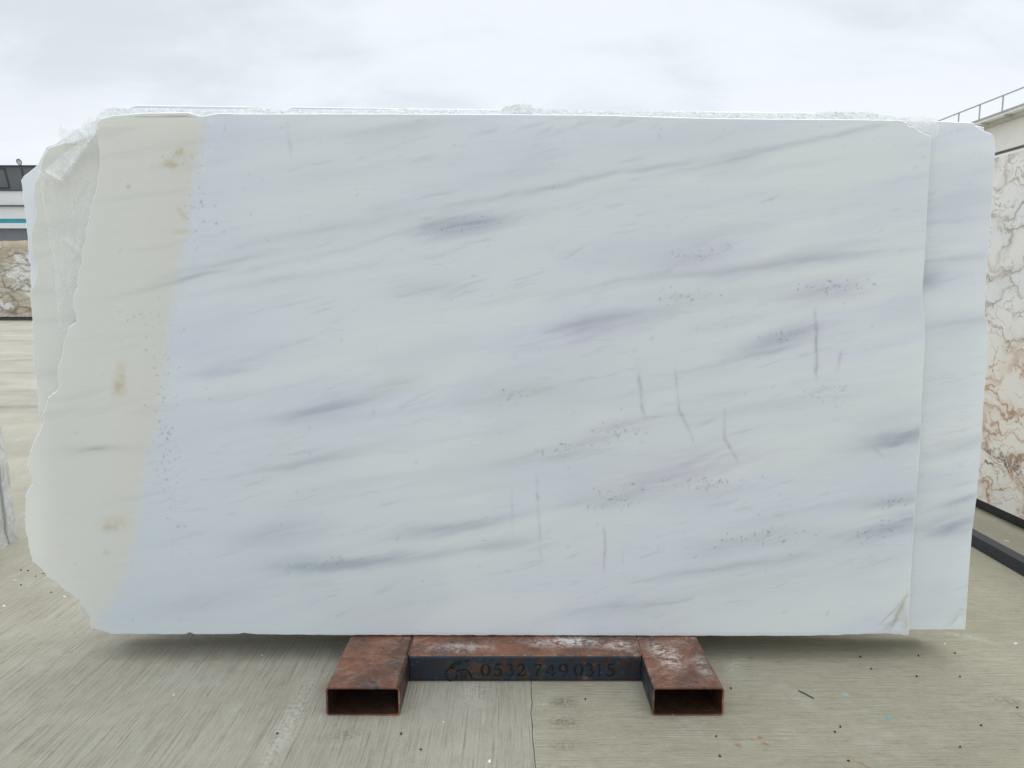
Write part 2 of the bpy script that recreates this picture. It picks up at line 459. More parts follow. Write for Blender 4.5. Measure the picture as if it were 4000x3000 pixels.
# ------------------------------------------------------------------ ground: broomed concrete with one joint
def ground_mat():
    m, nt, b, _ = new_mat('broomed_concrete')
    co = objco(nt)
    s = nt.nodes.new('ShaderNodeSeparateXYZ'); nt.links.new(co, s.inputs[0])
    x, y = s.outputs[0], s.outputs[1]
    c = nt.nodes.new('ShaderNodeCombineXYZ'); nt.links.new(x, c.inputs[0]); nt.links.new(y, c.inputs[1])
    v2 = c.outputs[0]
    bay = mrange(nt, x, 0.0645, 0.0665)                                       # 0 left bay, 1 right bay
    wob = vmath(nt, 'MULTIPLY', vmath(nt, 'SUBTRACT', noise(nt, v2, 2.5, 3, 0.5, 0, out=1), (0.5, 0.5, 0.5)), (0.018, 0.018, 0))
    vw = vmath(nt, 'ADD', v2, wob)
    gl = noise(nt, mapping(nt, vw, (0, 0, 0), (0, 0, 0), (170, 2.2, 1)), 1.0, 5, 0.66)
    gl2 = noise(nt, mapping(nt, vw, (4, 2, 0), (0, 0, 0), (260, 7.0, 1)), 1.0, 2, 0.5)
    gr = noise(nt, mapping(nt, vw, (0, 0, 0), (0, 0, 0.03), (3.0, 190, 1)), 1.0, 5, 0.66)
    gr2 = noise(nt, mapping(nt, vw, (7, 1, 0), (0, 0, 0), (9.0, 320, 1)), 1.0, 2, 0.5)
    g1 = mix(nt, bay, gl, gr); g2 = mix(nt, bay, gl2, gr2)
    g = math_(nt, 'ADD', math_(nt, 'MULTIPLY', g1, 0.62), math_(nt, 'MULTIPLY', g2, 0.38))
    brk = mrange(nt, noise(nt, v2, 38, 4, 0.7), 0.30, 0.58, 0.55, 1.0)          # the broom skips: lines come and go
    fade = math_(nt, 'MULTIPLY', brk, mrange(nt, y, 2.6, 5.5, 1.0, 0.12))
    g = math_(nt, 'ADD', 0.5, math_(nt, 'MULTIPLY', math_(nt, 'SUBTRACT', g, 0.5), fade))
    big = noise(nt, v2, 0.9, 6, 0.6)
    med = noise(nt, v2, 6.0, 6, 0.65)
    fine = noise(nt, v2, 130.0, 5, 0.75)
    blot = noise(nt, mapping(nt, v2, (3, 9, 0)), 17.0, 6, 0.75)
    left = mix(nt, mrange(nt, big, 0.35, 0.65), (0.318, 0.299, 0.236), (0.396, 0.376, 0.305))
    right = mix(nt, mrange(nt, big, 0.35, 0.65), (0.318, 0.294, 0.216), (0.382, 0.355, 0.266))
    base = mix(nt, bay, left, right)
    base = mix(nt, math_(nt, 'MULTIPLY', mrange(nt, med, 0.50, 0.75), 0.35), base, (0.46, 0.45, 0.40))
    base = mix(nt, math_(nt, 'MULTIPLY', mrange(nt, med, 0.48, 0.28), 0.35), base, (0.28, 0.262, 0.21))
    base = mix(nt, mrange(nt, blot, 0.50, 0.70, 0, 0.38), base, (0.24, 0.222, 0.175))
    base = mix(nt, mrange(nt, g, 0.50, 0.38, 0, mix(nt, bay, (0.46, 0.46, 0.46), (0.34, 0.34, 0.34))), base, (0.125, 0.108, 0.076))  # groove shade put into the colour, following the bump
    base = mix(nt, mrange(nt, g, 0.52, 0.64, 0, 0.45), base, (0.52, 0.495, 0.41))  # ridge tops lightened in colour the same way
    base = mix(nt, mrange(nt, fine, 0.56, 0.74, 0, 0.55), base, (0.20, 0.185, 0.145))
    base = mix(nt, mrange(nt, fine, 0.44, 0.26, 0, 0.45), base, (0.62, 0.60, 0.53))
    def G(lst, col, mx=0.9, tex=None, base=None, vv=vw):
        bl = []
        for (px_, py_, L, W, a, st) in lst:
            p = on_z(px_, py_)
            bl.append((p.x, p.y, L, W, R(a), st))
        acc = blobs(nt, vv, bl)
        if tex is not None: acc = math_(nt, 'MULTIPLY', acc, tex)
        return mix(nt, math_(nt, 'MINIMUM', acc, mx), base, col), acc
    speck = mrange(nt, noise(nt, v2, 70, 5, 0.75), 0.42, 0.58)
    soft = mrange(nt, noise(nt, v2, 22, 5, 0.7), 0.3, 0.6, 0.35, 1)
    # tyre scuffs
    base, _ = G([(2200, 2745, .075, .055, 0, .75), (2200, 2820, .075, .05, 0, .7), (2210, 2905, .08, .05, 0, .4), (1345, 2870, .09, .05, 20, .5), (3940, 2740, .10, .05, -25, .45), (3990, 2800, .06, .03, -25, .4), (2180, 3000, .1, .04, 0, .3)],
               (0.10, 0.088, 0.066), 0.8, speck, base)
    base, _ = G([(1700, 2800, .2, .5, 0, .45), (1980, 2800, .12, .6, 0, .35)], (0.30, 0.28, 0.235), 0.6, soft, base)
    # rust spots, old paint, white dust
    base, _ = G([(2880, 2910, .018, .014, 0, .9), (2968, 2880, .012, .012, -40, 1.0), (2990, 2905, .020, .009, -40, 1.0), (2936, 2887, .008, .007, 0, .9), (2935, 2570, .018, .010, -20, .9), (2905, 2527, .009, .008, 0, .7), (3370, 2985, .06, .008, -52, .8), (3225, 2650, .05, .010, -60, .35)],
               (0.30, 0.125, 0.035), 0.9, soft, base)
    base, _ = G([(3302, 2712, .020, .020, -30, .6), (3375, 2775, .018, .016, 0, .45), (3328, 2822, .016, .013, 0, .35), (3408, 2818, .014, .012, 0, .35), (3393, 2732, .010, .008, 0, .35), (315, 2915, .016, .03, 0, .3), (3190, 2870, .012, .012, 0, .2)],
               (0.24, 0.50, 0.56), 0.8, soft, base)
    base, _ = G([(2870, 2600, .05, .12, -30, .4), (3780, 2490, .12, .03, -30, .5), (1140, 2800, .06, .5, 0, .35), (1850, 2700, .10, .15, 0, .25), (2120, 2752, .03, .01, 0, .7)], (0.66, 0.65, 0.60), 0.7, speck, base)
    # puddles and drying streaks far left
    wet_l = [(60, 1345, .9, .5, 0, .0)]
    bl = []
    for (px_, py_, L, W, a, st) in [(20, 1590, 1.1, .22, 4, .9), (130, 1560, .5, .10, 10, .6), (130, 1408, .9, .25, 10, .9), (20, 1425, 1.2, .22, 8, .7), (120, 1435, .7, .18, 8, .55), (130, 1332, 1.0, .4, 4, .5), (-300, 1600, 1.4, .5, 4, .9), (-500, 1400, 3, .8, 4, .8), (80, 1290, 3, 1.0, 3, .35)]:
        p = on_z(px_, py_)
        bl.append((p.x, p.y, L, W, R(a), st))
    wet = math_(nt, 'MULTIPLY', blobs(nt, vw, bl), mrange(nt, noise(nt, mapping(nt, v2, (0, 0, 0), (0, 0, 0), (1, 3, 1)), 1.6, 5, 0.6), 0.3, 0.55, 0.3, 1), clamp=True)
    base = mix(nt, math_(nt, 'MULTIPLY', wet, 0.75), base, (0.20, 0.175, 0.125))
    far = mrange(nt, y, 5.0, 9.0)
    pale = noise(nt, mapping(nt, v2, (0, 0, 0), (0, 0, 0), (0.6, 1.1, 1)), 1.0, 6, 0.62)
    base = mix(nt, math_(nt, 'MULTIPLY', math_(nt, 'MULTIPLY', mrange(nt, pale, 0.42, 0.6), far), 0.3), base, (0.50, 0.49, 0.45))
    val(nt, b.inputs['Base Color'], base)
    val(nt, b.inputs['Roughness'], mix(nt, wet, (0.85, 0.85, 0.85), (0.28, 0.28, 0.28)))
    b.inputs['Specular IOR Level'].default_value = 0.3
    h = math_(nt, 'ADD', g, math_(nt, 'MULTIPLY', fine, 0.25))
    bump(nt, b, h, 0.9, 0.009)
    return m
GM = ground_mat()
random.seed(4)
ys = [-60, -8, 0.5]
yy = 1.4
while yy < 4.2:
    ys.append(yy); yy += 0.022
ys += [4.5, 6, 9, 14, 25, 60, 150, 600]
vs, fs = [], []
for y in ys:
    near = 1.3 < y < 4.2
    wx = 0.065 + (0.005 * mnoise.noise((0, y * 3.0, 0)) + 0.005 * mnoise.noise((5, y * 16.0, 0)) if near else 0)
    hw = 0.0013 + (0.0009 * mnoise.noise((9, y * 22.0, 0)) if near else 0)
    for xx, z in ((-600, 0), (-3, 0), (wx - hw, 0), (wx, -0.008), (wx + hw, 0), (3, 0), (600, 0)):
        vs.append((xx, y, z))
for i in range(len(ys) - 1):
    for j in range(6):
        a = i * 7 + j
        fs.append((a, a + 1, a + 8, a + 7))
tag(pydata('ground', vs, fs, GM), kind='structure')

# ------------------------------------------------------------------ slabs
def jag(pts, amt=2.2, step=14, seed=0, rough=None):
    """break long outline runs into small uneven steps; rough(x, y) scales the unevenness"""
    rnd = random.Random(seed); out = []
    n = len(pts)
    for i in range(n):
        (x0, y0), (x1, y1) = pts[i], pts[(i + 1) % n]
        L = math.hypot(x1 - x0, y1 - y0); k = max(1, int(L / step))
        nx, ny = (y1 - y0) / max(L, 1e-6), -(x1 - x0) / max(L, 1e-6)
        for j in range(k):
            t = j / k; x, y = x0 + (x1 - x0) * t, y0 + (y1 - y0) * t
            a = amt * (rough(x, y) if rough else 1.0)
            d = a * (mnoise.noise((x * 0.021 + seed, y * 0.021, 0)) * 1.3 + mnoise.noise((x * 0.09, y * 0.09, seed)) * 0.8)
            out.append((x + nx * d, y + ny * d))
    return out

SLAB_ROT = (-LEAN, 0, 0)
def slab(name, outline, off, thick, mats, bev=0.0032, parent=None, fig=None, seed=1.0, cell=0.0036):
    """outline in photo pixels -> a stone slab of real thickness standing in the leaning plane"""
    P = [Vector(on_slab(x, y, off)) for x, y in outline]
    area = sum(P[i].x * P[(i + 1) % len(P)].y - P[(i + 1) % len(P)].x * P[i].y for i in range(len(P)))
    if area < 0: P.reverse()
    n = len(P); Q = []
    for i in range(n):
        e = (P[(i + 1) % n] - P[i - 1]); e.normalize()
        Q.append(P[i] + Vector((-e.y, e.x)) * bev)
    v = [(q.x, 0, q.y) for q in Q] + [(p.x, bev, p.y) for p in P] + [(p.x, thick, p.y) for p in P]
    f = [tuple(range(n))]; mi = [0]
    if fig is not None:
        # face: a fine grid of whole cells inside the outline, stitched to the outline by triangles
        qx, qy = np.array([q.x for q in Q]), np.array([q.y for q in Q])
        x0, y0 = qx.min(), qy.min()
        nx, ny = int((qx.max() - x0) / cell) + 2, int((qy.max() - y0) / cell) + 2
        gx = x0 + np.arange(nx + 1) * cell
        ok = np.zeros((ny + 1, nx + 1), bool)
        for j in range(ny + 1):
            y = y0 + j * cell + 1e-6
            y1_, y2_ = qy, np.roll(qy, -1); x1_, x2_ = qx, np.roll(qx, -1)
            c = (y1_ > y) != (y2_ > y)
            xs = np.sort(x1_[c] + (y - y1_[c]) / (y2_[c] - y1_[c]) * (x2_[c] - x1_[c]))
            for a_, b_ in zip(xs[0::2], xs[1::2]): ok[j, (gx > a_) & (gx < b_)] = True
        # keep a margin of two cells so that the stitching has room
        er = ok.copy()
        for _ in range(2):
            e2 = er.copy()
            e2[1:] &= er[:-1]; e2[:-1] &= er[1:]; e2[:, 1:] &= er[:, :-1]; e2[:, :-1] &= er[:, 1:]
            e2[0] = e2[-1] = False; e2[:, 0] = e2[:, -1] = False
            er = e2
        # opening removes one-cell spurs and pinches
        cells = er[:-1, :-1] & er[1:, :-1] & er[:-1, 1:] & er[1:, 1:]
        for j in range(ny):                      # one run of cells per row keeps a single loop
            r_ = np.flatnonzero(cells[j])
            if len(r_):
                cut_ = np.flatnonzero(np.diff(r_) > 1)
                seg = np.split(r_, cut_ + 1); big_ = max(seg, key=len)
                cells[j] = False; cells[j, big_] = True
        jj, ii = np.nonzero(cells)
        key = np.full((ny + 1, nx + 1), -1)
        for dj in (0, 1):
            for di in (0, 1): key[jj + dj, ii + di] = 0
        kj, ki = np.nonzero(key == 0)
        key[kj, ki] = np.arange(len(kj)) + 3 * n
        quads = np.stack([key[jj, ii], key[jj, ii + 1], key[jj + 1, ii + 1], key[jj + 1, ii]], 1)
        # boundary loop of the cells
        nxt = {}
        def filled(j, i): return 0 <= j < ny and 0 <= i < nx and cells[j, i]
        for j, i in zip(jj, ii):
            if not filled(j - 1, i): nxt[key[j, i]] = key[j, i + 1]
            if not filled(j, i + 1): nxt[key[j, i + 1]] = key[j + 1, i + 1]
            if not filled(j + 1, i): nxt[key[j + 1, i + 1]] = key[j + 1, i]
            if not filled(j, i - 1): nxt[key[j + 1, i]] = key[j, i]
        k0 = quads[0][0]; loop = [k0]; k_ = nxt[k0]
        while k_ != k0 and len(loop) < 20000: loop.append(k_); k_ = nxt[k_]
        gv = np.stack([gx[ki], np.zeros(len(ki)), y0 + kj * cell], 1)
        v += [tuple(p) for p in gv]
        ids = list(range(n)) + [int(k) for k in loop]
        tri = geometry.tessellate_polygon([[(v[k][0], v[k][2], 0) for k in ids[:n]], [(v[k][0], v[k][2], 0) for k in ids[n:]]])
        f = [tuple(ids[k] for k in t) for t in tri]
        f = [t if (v[t[1]][0] - v[t[0]][0]) * (v[t[2]][2] - v[t[0]][2]) - (v[t[1]][2] - v[t[0]][2]) * (v[t[2]][0] - v[t[0]][0]) > 0 else t[::-1] for t in f]
        f += [tuple(int(k) for k in q) for q in quads]
        mi = [0] * len(f)
    for i in range(n):
        j = (i + 1) % n
        f.append((n + i, n + j, j, i)); mi.append(1)
        f.append((2 * n + i, 2 * n + j, n + j, n + i)); mi.append(1)
    f.append(tuple(range(3 * n - 1, 2 * n - 1, -1))); mi.append(len(mats) - 1 if len(mats) > 2 else 0)
    o = pydata(name, v, f, mats, parent, mi=mi)
    if fig is not None:
        va_ = np.array(v)
        colr = np.ones((len(v), 4)); colr[:, :3] = figure(va_[:, 0], va_[:, 2], seed, **fig)
        at = o.data.attributes.new('stone', 'FLOAT_COLOR', 'POINT')
        at.data.foreach_set('color', colr.ravel())
    o.location = O - SN * off
    o.rotation_euler = SLAB_ROT
    return o

front = [(374, 480), (396, 461), (445, 449), (488, 446), (575, 439), (738, 438), (765, 446), (781, 451), (808, 449), (857, 440), (942, 443), (1500, 443), (2000, 445), (2400, 449), (2600, 456), (2795, 461), (3100, 464), (3400, 466), (3525, 470),
         (3543, 478), (3548, 488), (3575, 495), (3582, 502), (3618, 522), (3640, 531), (3637, 570), (3628, 719), (3618, 927), (3608, 1100), (3603, 1200), (3612, 1237), (3615, 1326), (3603, 1552), (3590, 1823), (3572, 2049), (3563, 2184), (3554, 2365), (3551, 2480),
         (3540, 2485), (3517, 2479), (3458, 2476), (3376, 2478), (3288, 2482), (3111, 2485), (2700, 2485), (2000, 2483), (1300, 2482), (1000, 2479), (964, 2475), (950, 2473), (934, 2478), (758, 2479), (740, 2471), (723, 2479), (435, 2478), (405, 2467), (353, 2456), (350, 2435), (346, 2415),
         (317, 2353), (259, 2309), (194, 2259), (138, 2205), (122, 2192), (110, 2125), (93, 2031), (103, 1929), (125, 1890), (122, 1866), (104, 1819), (118, 1764), (141, 1702), (166, 1662), (169, 1639), (166, 1618), (188, 1553), (227, 1514), (220, 1459), (243, 1380), (255, 1318), (270, 1278), (294, 1255), (296, 1240),
         (282, 1200), (293, 1137), (315, 1028), (336, 892), (353, 811), (374, 730), (388, 654), (388, 583), (376, 510)]
rough_left = lambda x, y: 1.0 if x < 380 else (0.5 if y < 600 and x > 3400 else (0.25 if x > 3500 else (0.22 if y > 2400 else 0.12)))
FR = jag(front, 5.0, 11, 3, rough_left)
GRP = 'marble slabs leaning together on the rusty rack'
s1 = slab('marble_slab', FR, 0.0, 0.020, [m_stone, m_edge, m_back], fig=FIG1, seed=1.0)
tag(s1, 'big white marble slab with beige left end and grey streaks, frontmost of the stack', 'marble slab', GRP)

second = [(300, 545), (420, 480), (600, 470), (2000, 470), (3300, 474), (3560, 470), (3672, 472), (3799, 478), (3809, 481), (3810, 489), (3848, 512), (3872, 520), (3881, 529), (3891, 551), (3888, 601), (3881, 734), (3871, 878), (3859, 1023), (3852, 1110), (3849, 1235), (3859, 1247), (3860, 1326), (3849, 1498), (3834, 1750), (3816, 1950), (3798, 2085), (3784, 2275), (3773, 2461),
          (3560, 2462), (2000, 2463), (600, 2463), (420, 2440), (345, 2420), (318, 2410), (312, 2380), (312, 2345), (262, 2280), (205, 2210), (190, 2120), (186, 1980), (176, 1800), (166, 1700), (155, 1650), (150, 1600), (140, 1500), (130, 1400), (123, 1250), (117, 1147), (144, 1066), (140, 1030), (122, 1001), (119, 914), (138, 827), (127, 757), (133, 719), (157, 654), (166, 610), (189, 576), (230, 562)]
s2 = slab('marble_slab', jag(second, 4.0, 14, 5, lambda x, y: 1.0 if x < 400 else (0.35 if y < 700 and x > 3790 else 0.15)), 0.034, 0.020, [m_stone, m_edge, m_back], fig=FIG2, seed=2.0, cell=0.006)
tag(s2, 'second slab of the stack, its strip showing beyond the right edge of the front slab', 'marble slab', GRP)

third = [(81, 705), (92, 688), (120, 668), (146, 640), (163, 605), (180, 572), (217, 560), (300, 500), (430, 440), (490, 421), (536, 409), (700, 411), (983, 416), (988, 470), (1000, 2440), (420, 2440), (330, 2300), (250, 1950), (205, 1700), (160, 1450), (148, 1300), (121, 1150), (117, 1055), (103, 893), (90, 780), (85, 745)]
s3 = slab('marble_slab', jag(third, 3.0, 14, 8, lambda x, y: 1.0 if x < 240 else 0.15), 0.062, 0.020, [m_blue, m_edge])
tag(s3, 'bluish white slab peeking out at the far left of the stack beside the dark factory', 'marble slab', GRP)

fourth = [(1090, 440), (1114, 425), (1150, 416), (1400, 420), (1964, 427), (2600, 434), (3000, 440), (3250, 447), (3560, 468), (3700, 486), (3818, 491), (3845, 496), (3846, 520), (3830, 900), (3730, 2430), (1100, 2440)]
s4 = slab('marble_slab', jag(fourth, 1.5, 20, 12), 0.090, 0.020, [m_blue, m_edge])
tag(s4, 'pale rear slab, only its long thin top edge rising above the middle of the stack', 'marble slab', GRP)

for k, (tx, lb) in enumerate([(0, 'pale slab deep in the stack, a sliver of its top edge showing right of centre'), (30, 'unseen pale slab added at the back of the stack to darken beneath it'), (60, 'last unseen pale slab added against the rack posts to darken beneath the stack')]):  # the two hindmost are unseen, added to darken the ground underneath
    q = [(900 + tx, 470), (2500, 455 - 0 * k), (2560, 433), (3100, 437), (3260, 443), (3420, 460), (3700, 500), (3760 - tx, 620), (3660 - tx, 2430), (440 + tx, 2430), (360 + tx, 2200), (290 + tx, 1900), (220 + tx, 1400), (150 + tx, 900), (240 + tx, 640), (500, 480)]
    if k: q = [(x, y + 14 * k) for x, y in q[:-6]] + q[-6:]
    o = slab('marble_slab', jag(q, 1.5, 20, 20 + k), 0.118 + 0.028 * k, 0.020, [m_blue, m_edge])
    tag(o, lb, 'marble slab', GRP)

# unseen slabs added behind the posts to keep light from under the stack
BACK = O.y + 0.36
for k, (x0, x1, hh, lb) in enumerate([(-1.42, 1.36, 1.62, 'unseen pale slab added on the far side of the rack to block light'), (-1.36, 1.40, 1.66, 'outer unseen pale slab added on the far side of the rack to block light')]):
    bm = bmesh.new(); add_box(bm, x0, x1, k * 0.03, k * 0.03 + 0.02, 0, hh, .002)
    for v_ in bm.verts: v_.co.x += 0.02 * mnoise.noise((v_.co.z * 3, k, v_.co.x))
    o = from_bm('marble_slab', bm, m_blue); o.location = (0, BACK, 0.0985); o.rotation_euler = (LEAN, 0, 0)
    tag(o, lb, 'marble slab', 'unseen slabs added on the far side of the rack')

# ------------------------------------------------------------------ bubble wrap between the slabs
def film_mat(name, lo, hi, scale=9.0, bub=True):
    m, nt, b, out = new_mat(name)
    v2, x, z = flat2(nt)
    b.inputs['Base Color'].default_value = (0.93, 0.95, 0.95, 1)
    b.inputs['Roughness'].default_value = 0.3 if bub else 0.14
    b.inputs['Specular IOR Level'].default_value = 0.7
    tr = nt.nodes.new('ShaderNodeBsdfTransparent'); tl = nt.nodes.new('ShaderNodeBsdfTranslucent')
    tl.inputs[0].default_value = (0.95, 0.97, 0.97, 1)
    m1 = nt.nodes.new('ShaderNodeMixShader'); m1.inputs[0].default_value = 0.35
    nt.links.new(b.outputs[0], m1.inputs[1]); nt.links.new(tl.outputs[0], m1.inputs[2])
    a = mrange(nt, noise(nt, mapping(nt, v2, (0, 0, 0), (0, 0, 0.5), (2, 0.8, 1)), scale, 6, 0.65, 1.2), 0.36, 0.66, lo, hi)
    m2 = nt.nodes.new('ShaderNodeMixShader'); nt.links.new(a, m2.inputs[0])
    nt.links.new(tr.outputs[0], m2.inputs[1]); nt.links.new(m1.outputs[0], m2.inputs[2])
    nt.links.new(m2.outputs[0], out.inputs[0])
    n1 = noise(nt, v2, 45, 5, 0.6, 1.0)
    if bub:
        d = mrange(nt, voro(nt, v2, 95.0), 0.45, 0.0)
        n1 = math_(nt, 'ADD', d, math_(nt, 'MULTIPLY', n1, 0.7))
    bump(nt, b, n1, 0.22 if not bub else 0.35, 0.002)
    return m
m_sheet = film_mat('clear_film', 0.10, 0.48, 2.5, False)
m_bubble = film_mat('bubble_film', 0.40, 0.80, 7.0, True)
m_fringe = film_mat('crumpled_film', 0.80, 0.98, 8.0, True)

def inside(x, y, poly):
    c = False; n = len(poly); j = n - 1
    for i in range(n):
        xi, yi = poly[i]; xj, yj = poly[j]
        if (yi > y) != (yj > y) and x < (xj - xi) * (y - yi) / (yj - yi) + xi: c = not c
        j = i
    return c
wrap = empty('bubble_wrap', O, SLAB_ROT)
tag(wrap, 'clear crumpled bubble wrap hanging between the first two slabs, folded over at top left', 'bubble wrap')
def film(name, poly, mat, off, amp, cell=6, seed=0, creases=(), bulge=None):
    x0, x1 = min(p[0] for p in poly), max(p[0] for p in poly); y0, y1 = min(p[1] for p in poly), max(p[1] for p in poly)
    nx, ny = int((x1 - x0) / cell) + 1, int((y1 - y0) / cell) + 1
    idx, v, f = {}, [], []
    def vert(i, j):
        k = (i, j)
        if k in idx: return idx[k]
        x, y = x0 + i * cell, y0 + j * cell
        q = Vector((x * 0.012, y * 0.006, seed))
        d = amp * (1 - 2 * abs(mnoise.noise(q))) * 0.6 + amp * 0.6 * mnoise.noise((x * 0.035, y * 0.03, seed + 3)) + amp * 0.35 * (1 - 2 * abs(mnoise.noise((x * .06, y * .05, seed + 8))))
        for (ax, ay, bx, by, h, wd) in creases:
            L2 = (bx - ax) ** 2 + (by - ay) ** 2
            t = max(0, min(1, ((x - ax) * (bx - ax) + (y - ay) * (by - ay)) / L2))
            dd = math.hypot(x - ax - t * (bx - ax), y - ay - t * (by - ay))
            d += 1.5 * h * max(0, 1 - dd / wd)
        o_ = (off(x, y) if callable(off) else off) - d
        jx, jy = cell * 0.55 * mnoise.noise((x * .13, y * .13, seed + 1)), cell * 0.55 * mnoise.noise((x * .13, y * .13, seed + 2))
        u, w_ = on_slab(x + jx, y + jy, o_)
        idx[k] = len(v); v.append((u, o_, w_)); return idx[k]
    for j in range(ny):
        for i in range(nx):
            x, y = x0 + (i + .5) * cell, y0 + (j + .5) * cell
            if inside(x + 5 * mnoise.noise((x * .05, y * .05, seed)), y + 5 * mnoise.noise((x * .05, y * .05, seed + 5)), poly):
                f.append((vert(i, j), vert(i, j + 1), vert(i + 1, j + 1), vert(i + 1, j)))
    return pydata(name, v, f, mat, wrap, smooth=True)
film('hanging_sheet', [(144, 664), (176, 674), (350, 560), (372, 520), (400, 600), (400, 700), (360, 860), (330, 1000), (310, 1130), (300, 1230), (265, 1290), (250, 1310), (225, 1260), (212, 1050), (187, 900), (172, 830), (158, 740)],
     m_sheet, 0.0272, 0.0020, 6, 1.0, creases=[(225, 700, 260, 850, .004, 12), (285, 680, 240, 780, .004, 9), (350, 590, 290, 720, .004, 9), (345, 700, 290, 790, .0035, 8), (236, 780, 236, 850, .003, 8), (300, 780, 285, 900, .003, 9), (176, 830, 212, 1050, .003, 8), (260, 940, 330, 1010, .004, 14), (290, 1010, 330, 920, .003, 10), (280, 960, 310, 1050, .003, 10), (340, 620, 372, 560, .004, 9)])
film('folded_flap', [(172, 668), (205, 640), (300, 560), (345, 525), (372, 505), (374, 525), (345, 560), (300, 630), (262, 690), (234, 708), (200, 690)],
     m_bubble, 0.012, 0.006, 5, 4.0, creases=[(172, 668, 234, 706, .006, 12), (172, 668, 345, 525, .004, 14), (234, 706, 345, 555, .005, 10)])
film('upright_flap', [(214, 566), (232, 556), (228, 528), (231, 505), (238, 487), (256, 504), (268, 512), (300, 503), (330, 480), (350, 462), (372, 455), (376, 520), (345, 535), (300, 555), (262, 560), (225, 572)],
     m_bubble, 0.026, 0.007, 5, 6.0, creases=[(238, 490, 262, 560, .008, 14), (300, 503, 340, 540, .006, 14), (231, 505, 228, 560, .004, 8)])
# crumpled ridge along the top of the first slab
def ridge_top(x):
    pts = [(372, 462), (390, 440), (430, 420), (450, 418), (480, 424), (520, 424), (700, 426), (960, 428), (1000, 418), (1030, 422), (1080, 428), (1400, 430), (1550, 428), (1570, 423), (1640, 430), (1955, 434), (1968, 414), (2020, 408), (2072, 408), (2085, 424), (2200, 428), (2260, 432), (2700, 437), (3180, 445), (3230, 438), (3400, 438), (3430, 446), (3500, 458), (3560, 456), (3600, 458), (3662, 466)]
    for (a, b), (c, d) in zip(pts, pts[1:]):
        if a <= x <= c: return b + (d - b) * (x - a) / (c - a)
    return 466
def fringe(name, x0, x1, seed, depth=34, off=0.027):
    v, f = [], []
    rows, step = 8, 5
    n = int((x1 - x0) / step)
    for i in range(n + 1):
        x = x0 + i * step
        top = ridge_top(x) - 3.0 * abs(mnoise.noise((x * .05, seed, 2))) - 5 * abs(mnoise.noise((x * .17, seed, 0)))
        for r in range(rows):
            t = r / (rows - 1)
            o_ = off + 0.007 * mnoise.noise((x * .05, t * 3, seed)) + 0.0025 * mnoise.noise((x * .11, t * 4, seed + 4)) * (1 - .3 * t)
            u, w_ = on_slab(x + 6 * mnoise.noise((x * .1, t * 4, seed + 7)), top + t * depth + 5 * mnoise.noise((x * .12, t * 3.5, seed + 9)) * (1 if 0 < r else .4), o_)
            v.append((u, o_, w_))
        if i:
            for r in range(rows - 1):
                a = (i - 1) * rows + r; b_ = i * rows + r
                f.append((a, a + 1, b_ + 1, b_))
    return pydata(name, v, f, m_fringe, wrap, smooth=True)
fringe('crumpled_edge', 374, 3560, 2.0)
fringe('crumpled_layer', 420, 3540, 11.0, 30, 0.0235)
film('corner_fold', [(3535, 462), (3600, 455), (3665, 466), (3670, 500), (3662, 532), (3648, 545), (3640, 562), (3637, 545), (3640, 530), (3600, 512), (3560, 495)],
     m_bubble, 0.0255, 0.004, 5, 9.0, creases=[(3605, 470, 3640, 540, .004, 10), (3655, 475, 3650, 540, .003, 8)])

# ------------------------------------------------------------------ rusty steel rack
def rust_mat(name, paint=0.15, rust=1.0, dusty=0.4, dark=1.0, navy=(0.020, 0.036, 0.055)):
    m, nt, b, _ = new_mat(name)
    co = objco(nt)
    n1, n2, n3 = noise(nt, co, 7, 7, 0.62, 0.2), noise(nt, co, 24, 7, 0.72, 0.1), noise(nt, co, 110, 5, 0.7)
    base = mix(nt, mrange(nt, n1, 0.32, 0.68), (0.075 * dark, 0.036 * dark, 0.023 * dark), (0.205 * dark, 0.083 * dark, 0.043 * dark))
    base = mix(nt, mrange(nt, n2, 0.52, 0.72, 0, 0.75), base, (0.050 * dark, 0.026 * dark, 0.018 * dark))
    base = mix(nt, mrange(nt, n2, 0.44, 0.30, 0, 0.6), base, (0.235 * dark, 0.088 * dark, 0.040 * dark))
    base = mix(nt, mrange(nt, noise(nt, mapping(nt, co, (3, 1, 2)), 13, 6, 0.65, 1.5), 1.0 - 0.52 * paint - 0.36, 1.0 - 0.52 * paint - 0.30), base, navy)
    dust = noise(nt, mapping(nt, co, (8, 5, 1)), 11, 8, 0.78, 0.6)
    base = mix(nt, mrange(nt, dust, 0.52, 0.72, 0, dusty), base, (0.40, 0.33, 0.28))
    sc_ = noise(nt, mapping(nt, co, (1, 5, 1), (0, 0, 0.6), (1, 7, 1)), 40, 6, 0.75, 0.3)
    base = mix(nt, mrange(nt, sc_, 0.57, 0.66, 0, dusty), base, (0.46, 0.40, 0.36))
    val(nt, b.inputs['Base Color'], base)
    val(nt, b.inputs['Roughness'], mrange(nt, n2, 0.3, 0.7, 0.32, 0.7))
    b.inputs['Specular IOR Level'].default_value = 0.45
    bump(nt, b, math_(nt, 'ADD', n2, math_(nt, 'MULTIPLY', n3, 0.6)), 0.5, 0.004)
    return m, nt, b
m_rust = rust_mat('rusty_steel', 0.10, dusty=0.5)[0]
m_rustw, ntw, bw = rust_mat('rusty_steel_dusty', 0.05, dusty=0.7)
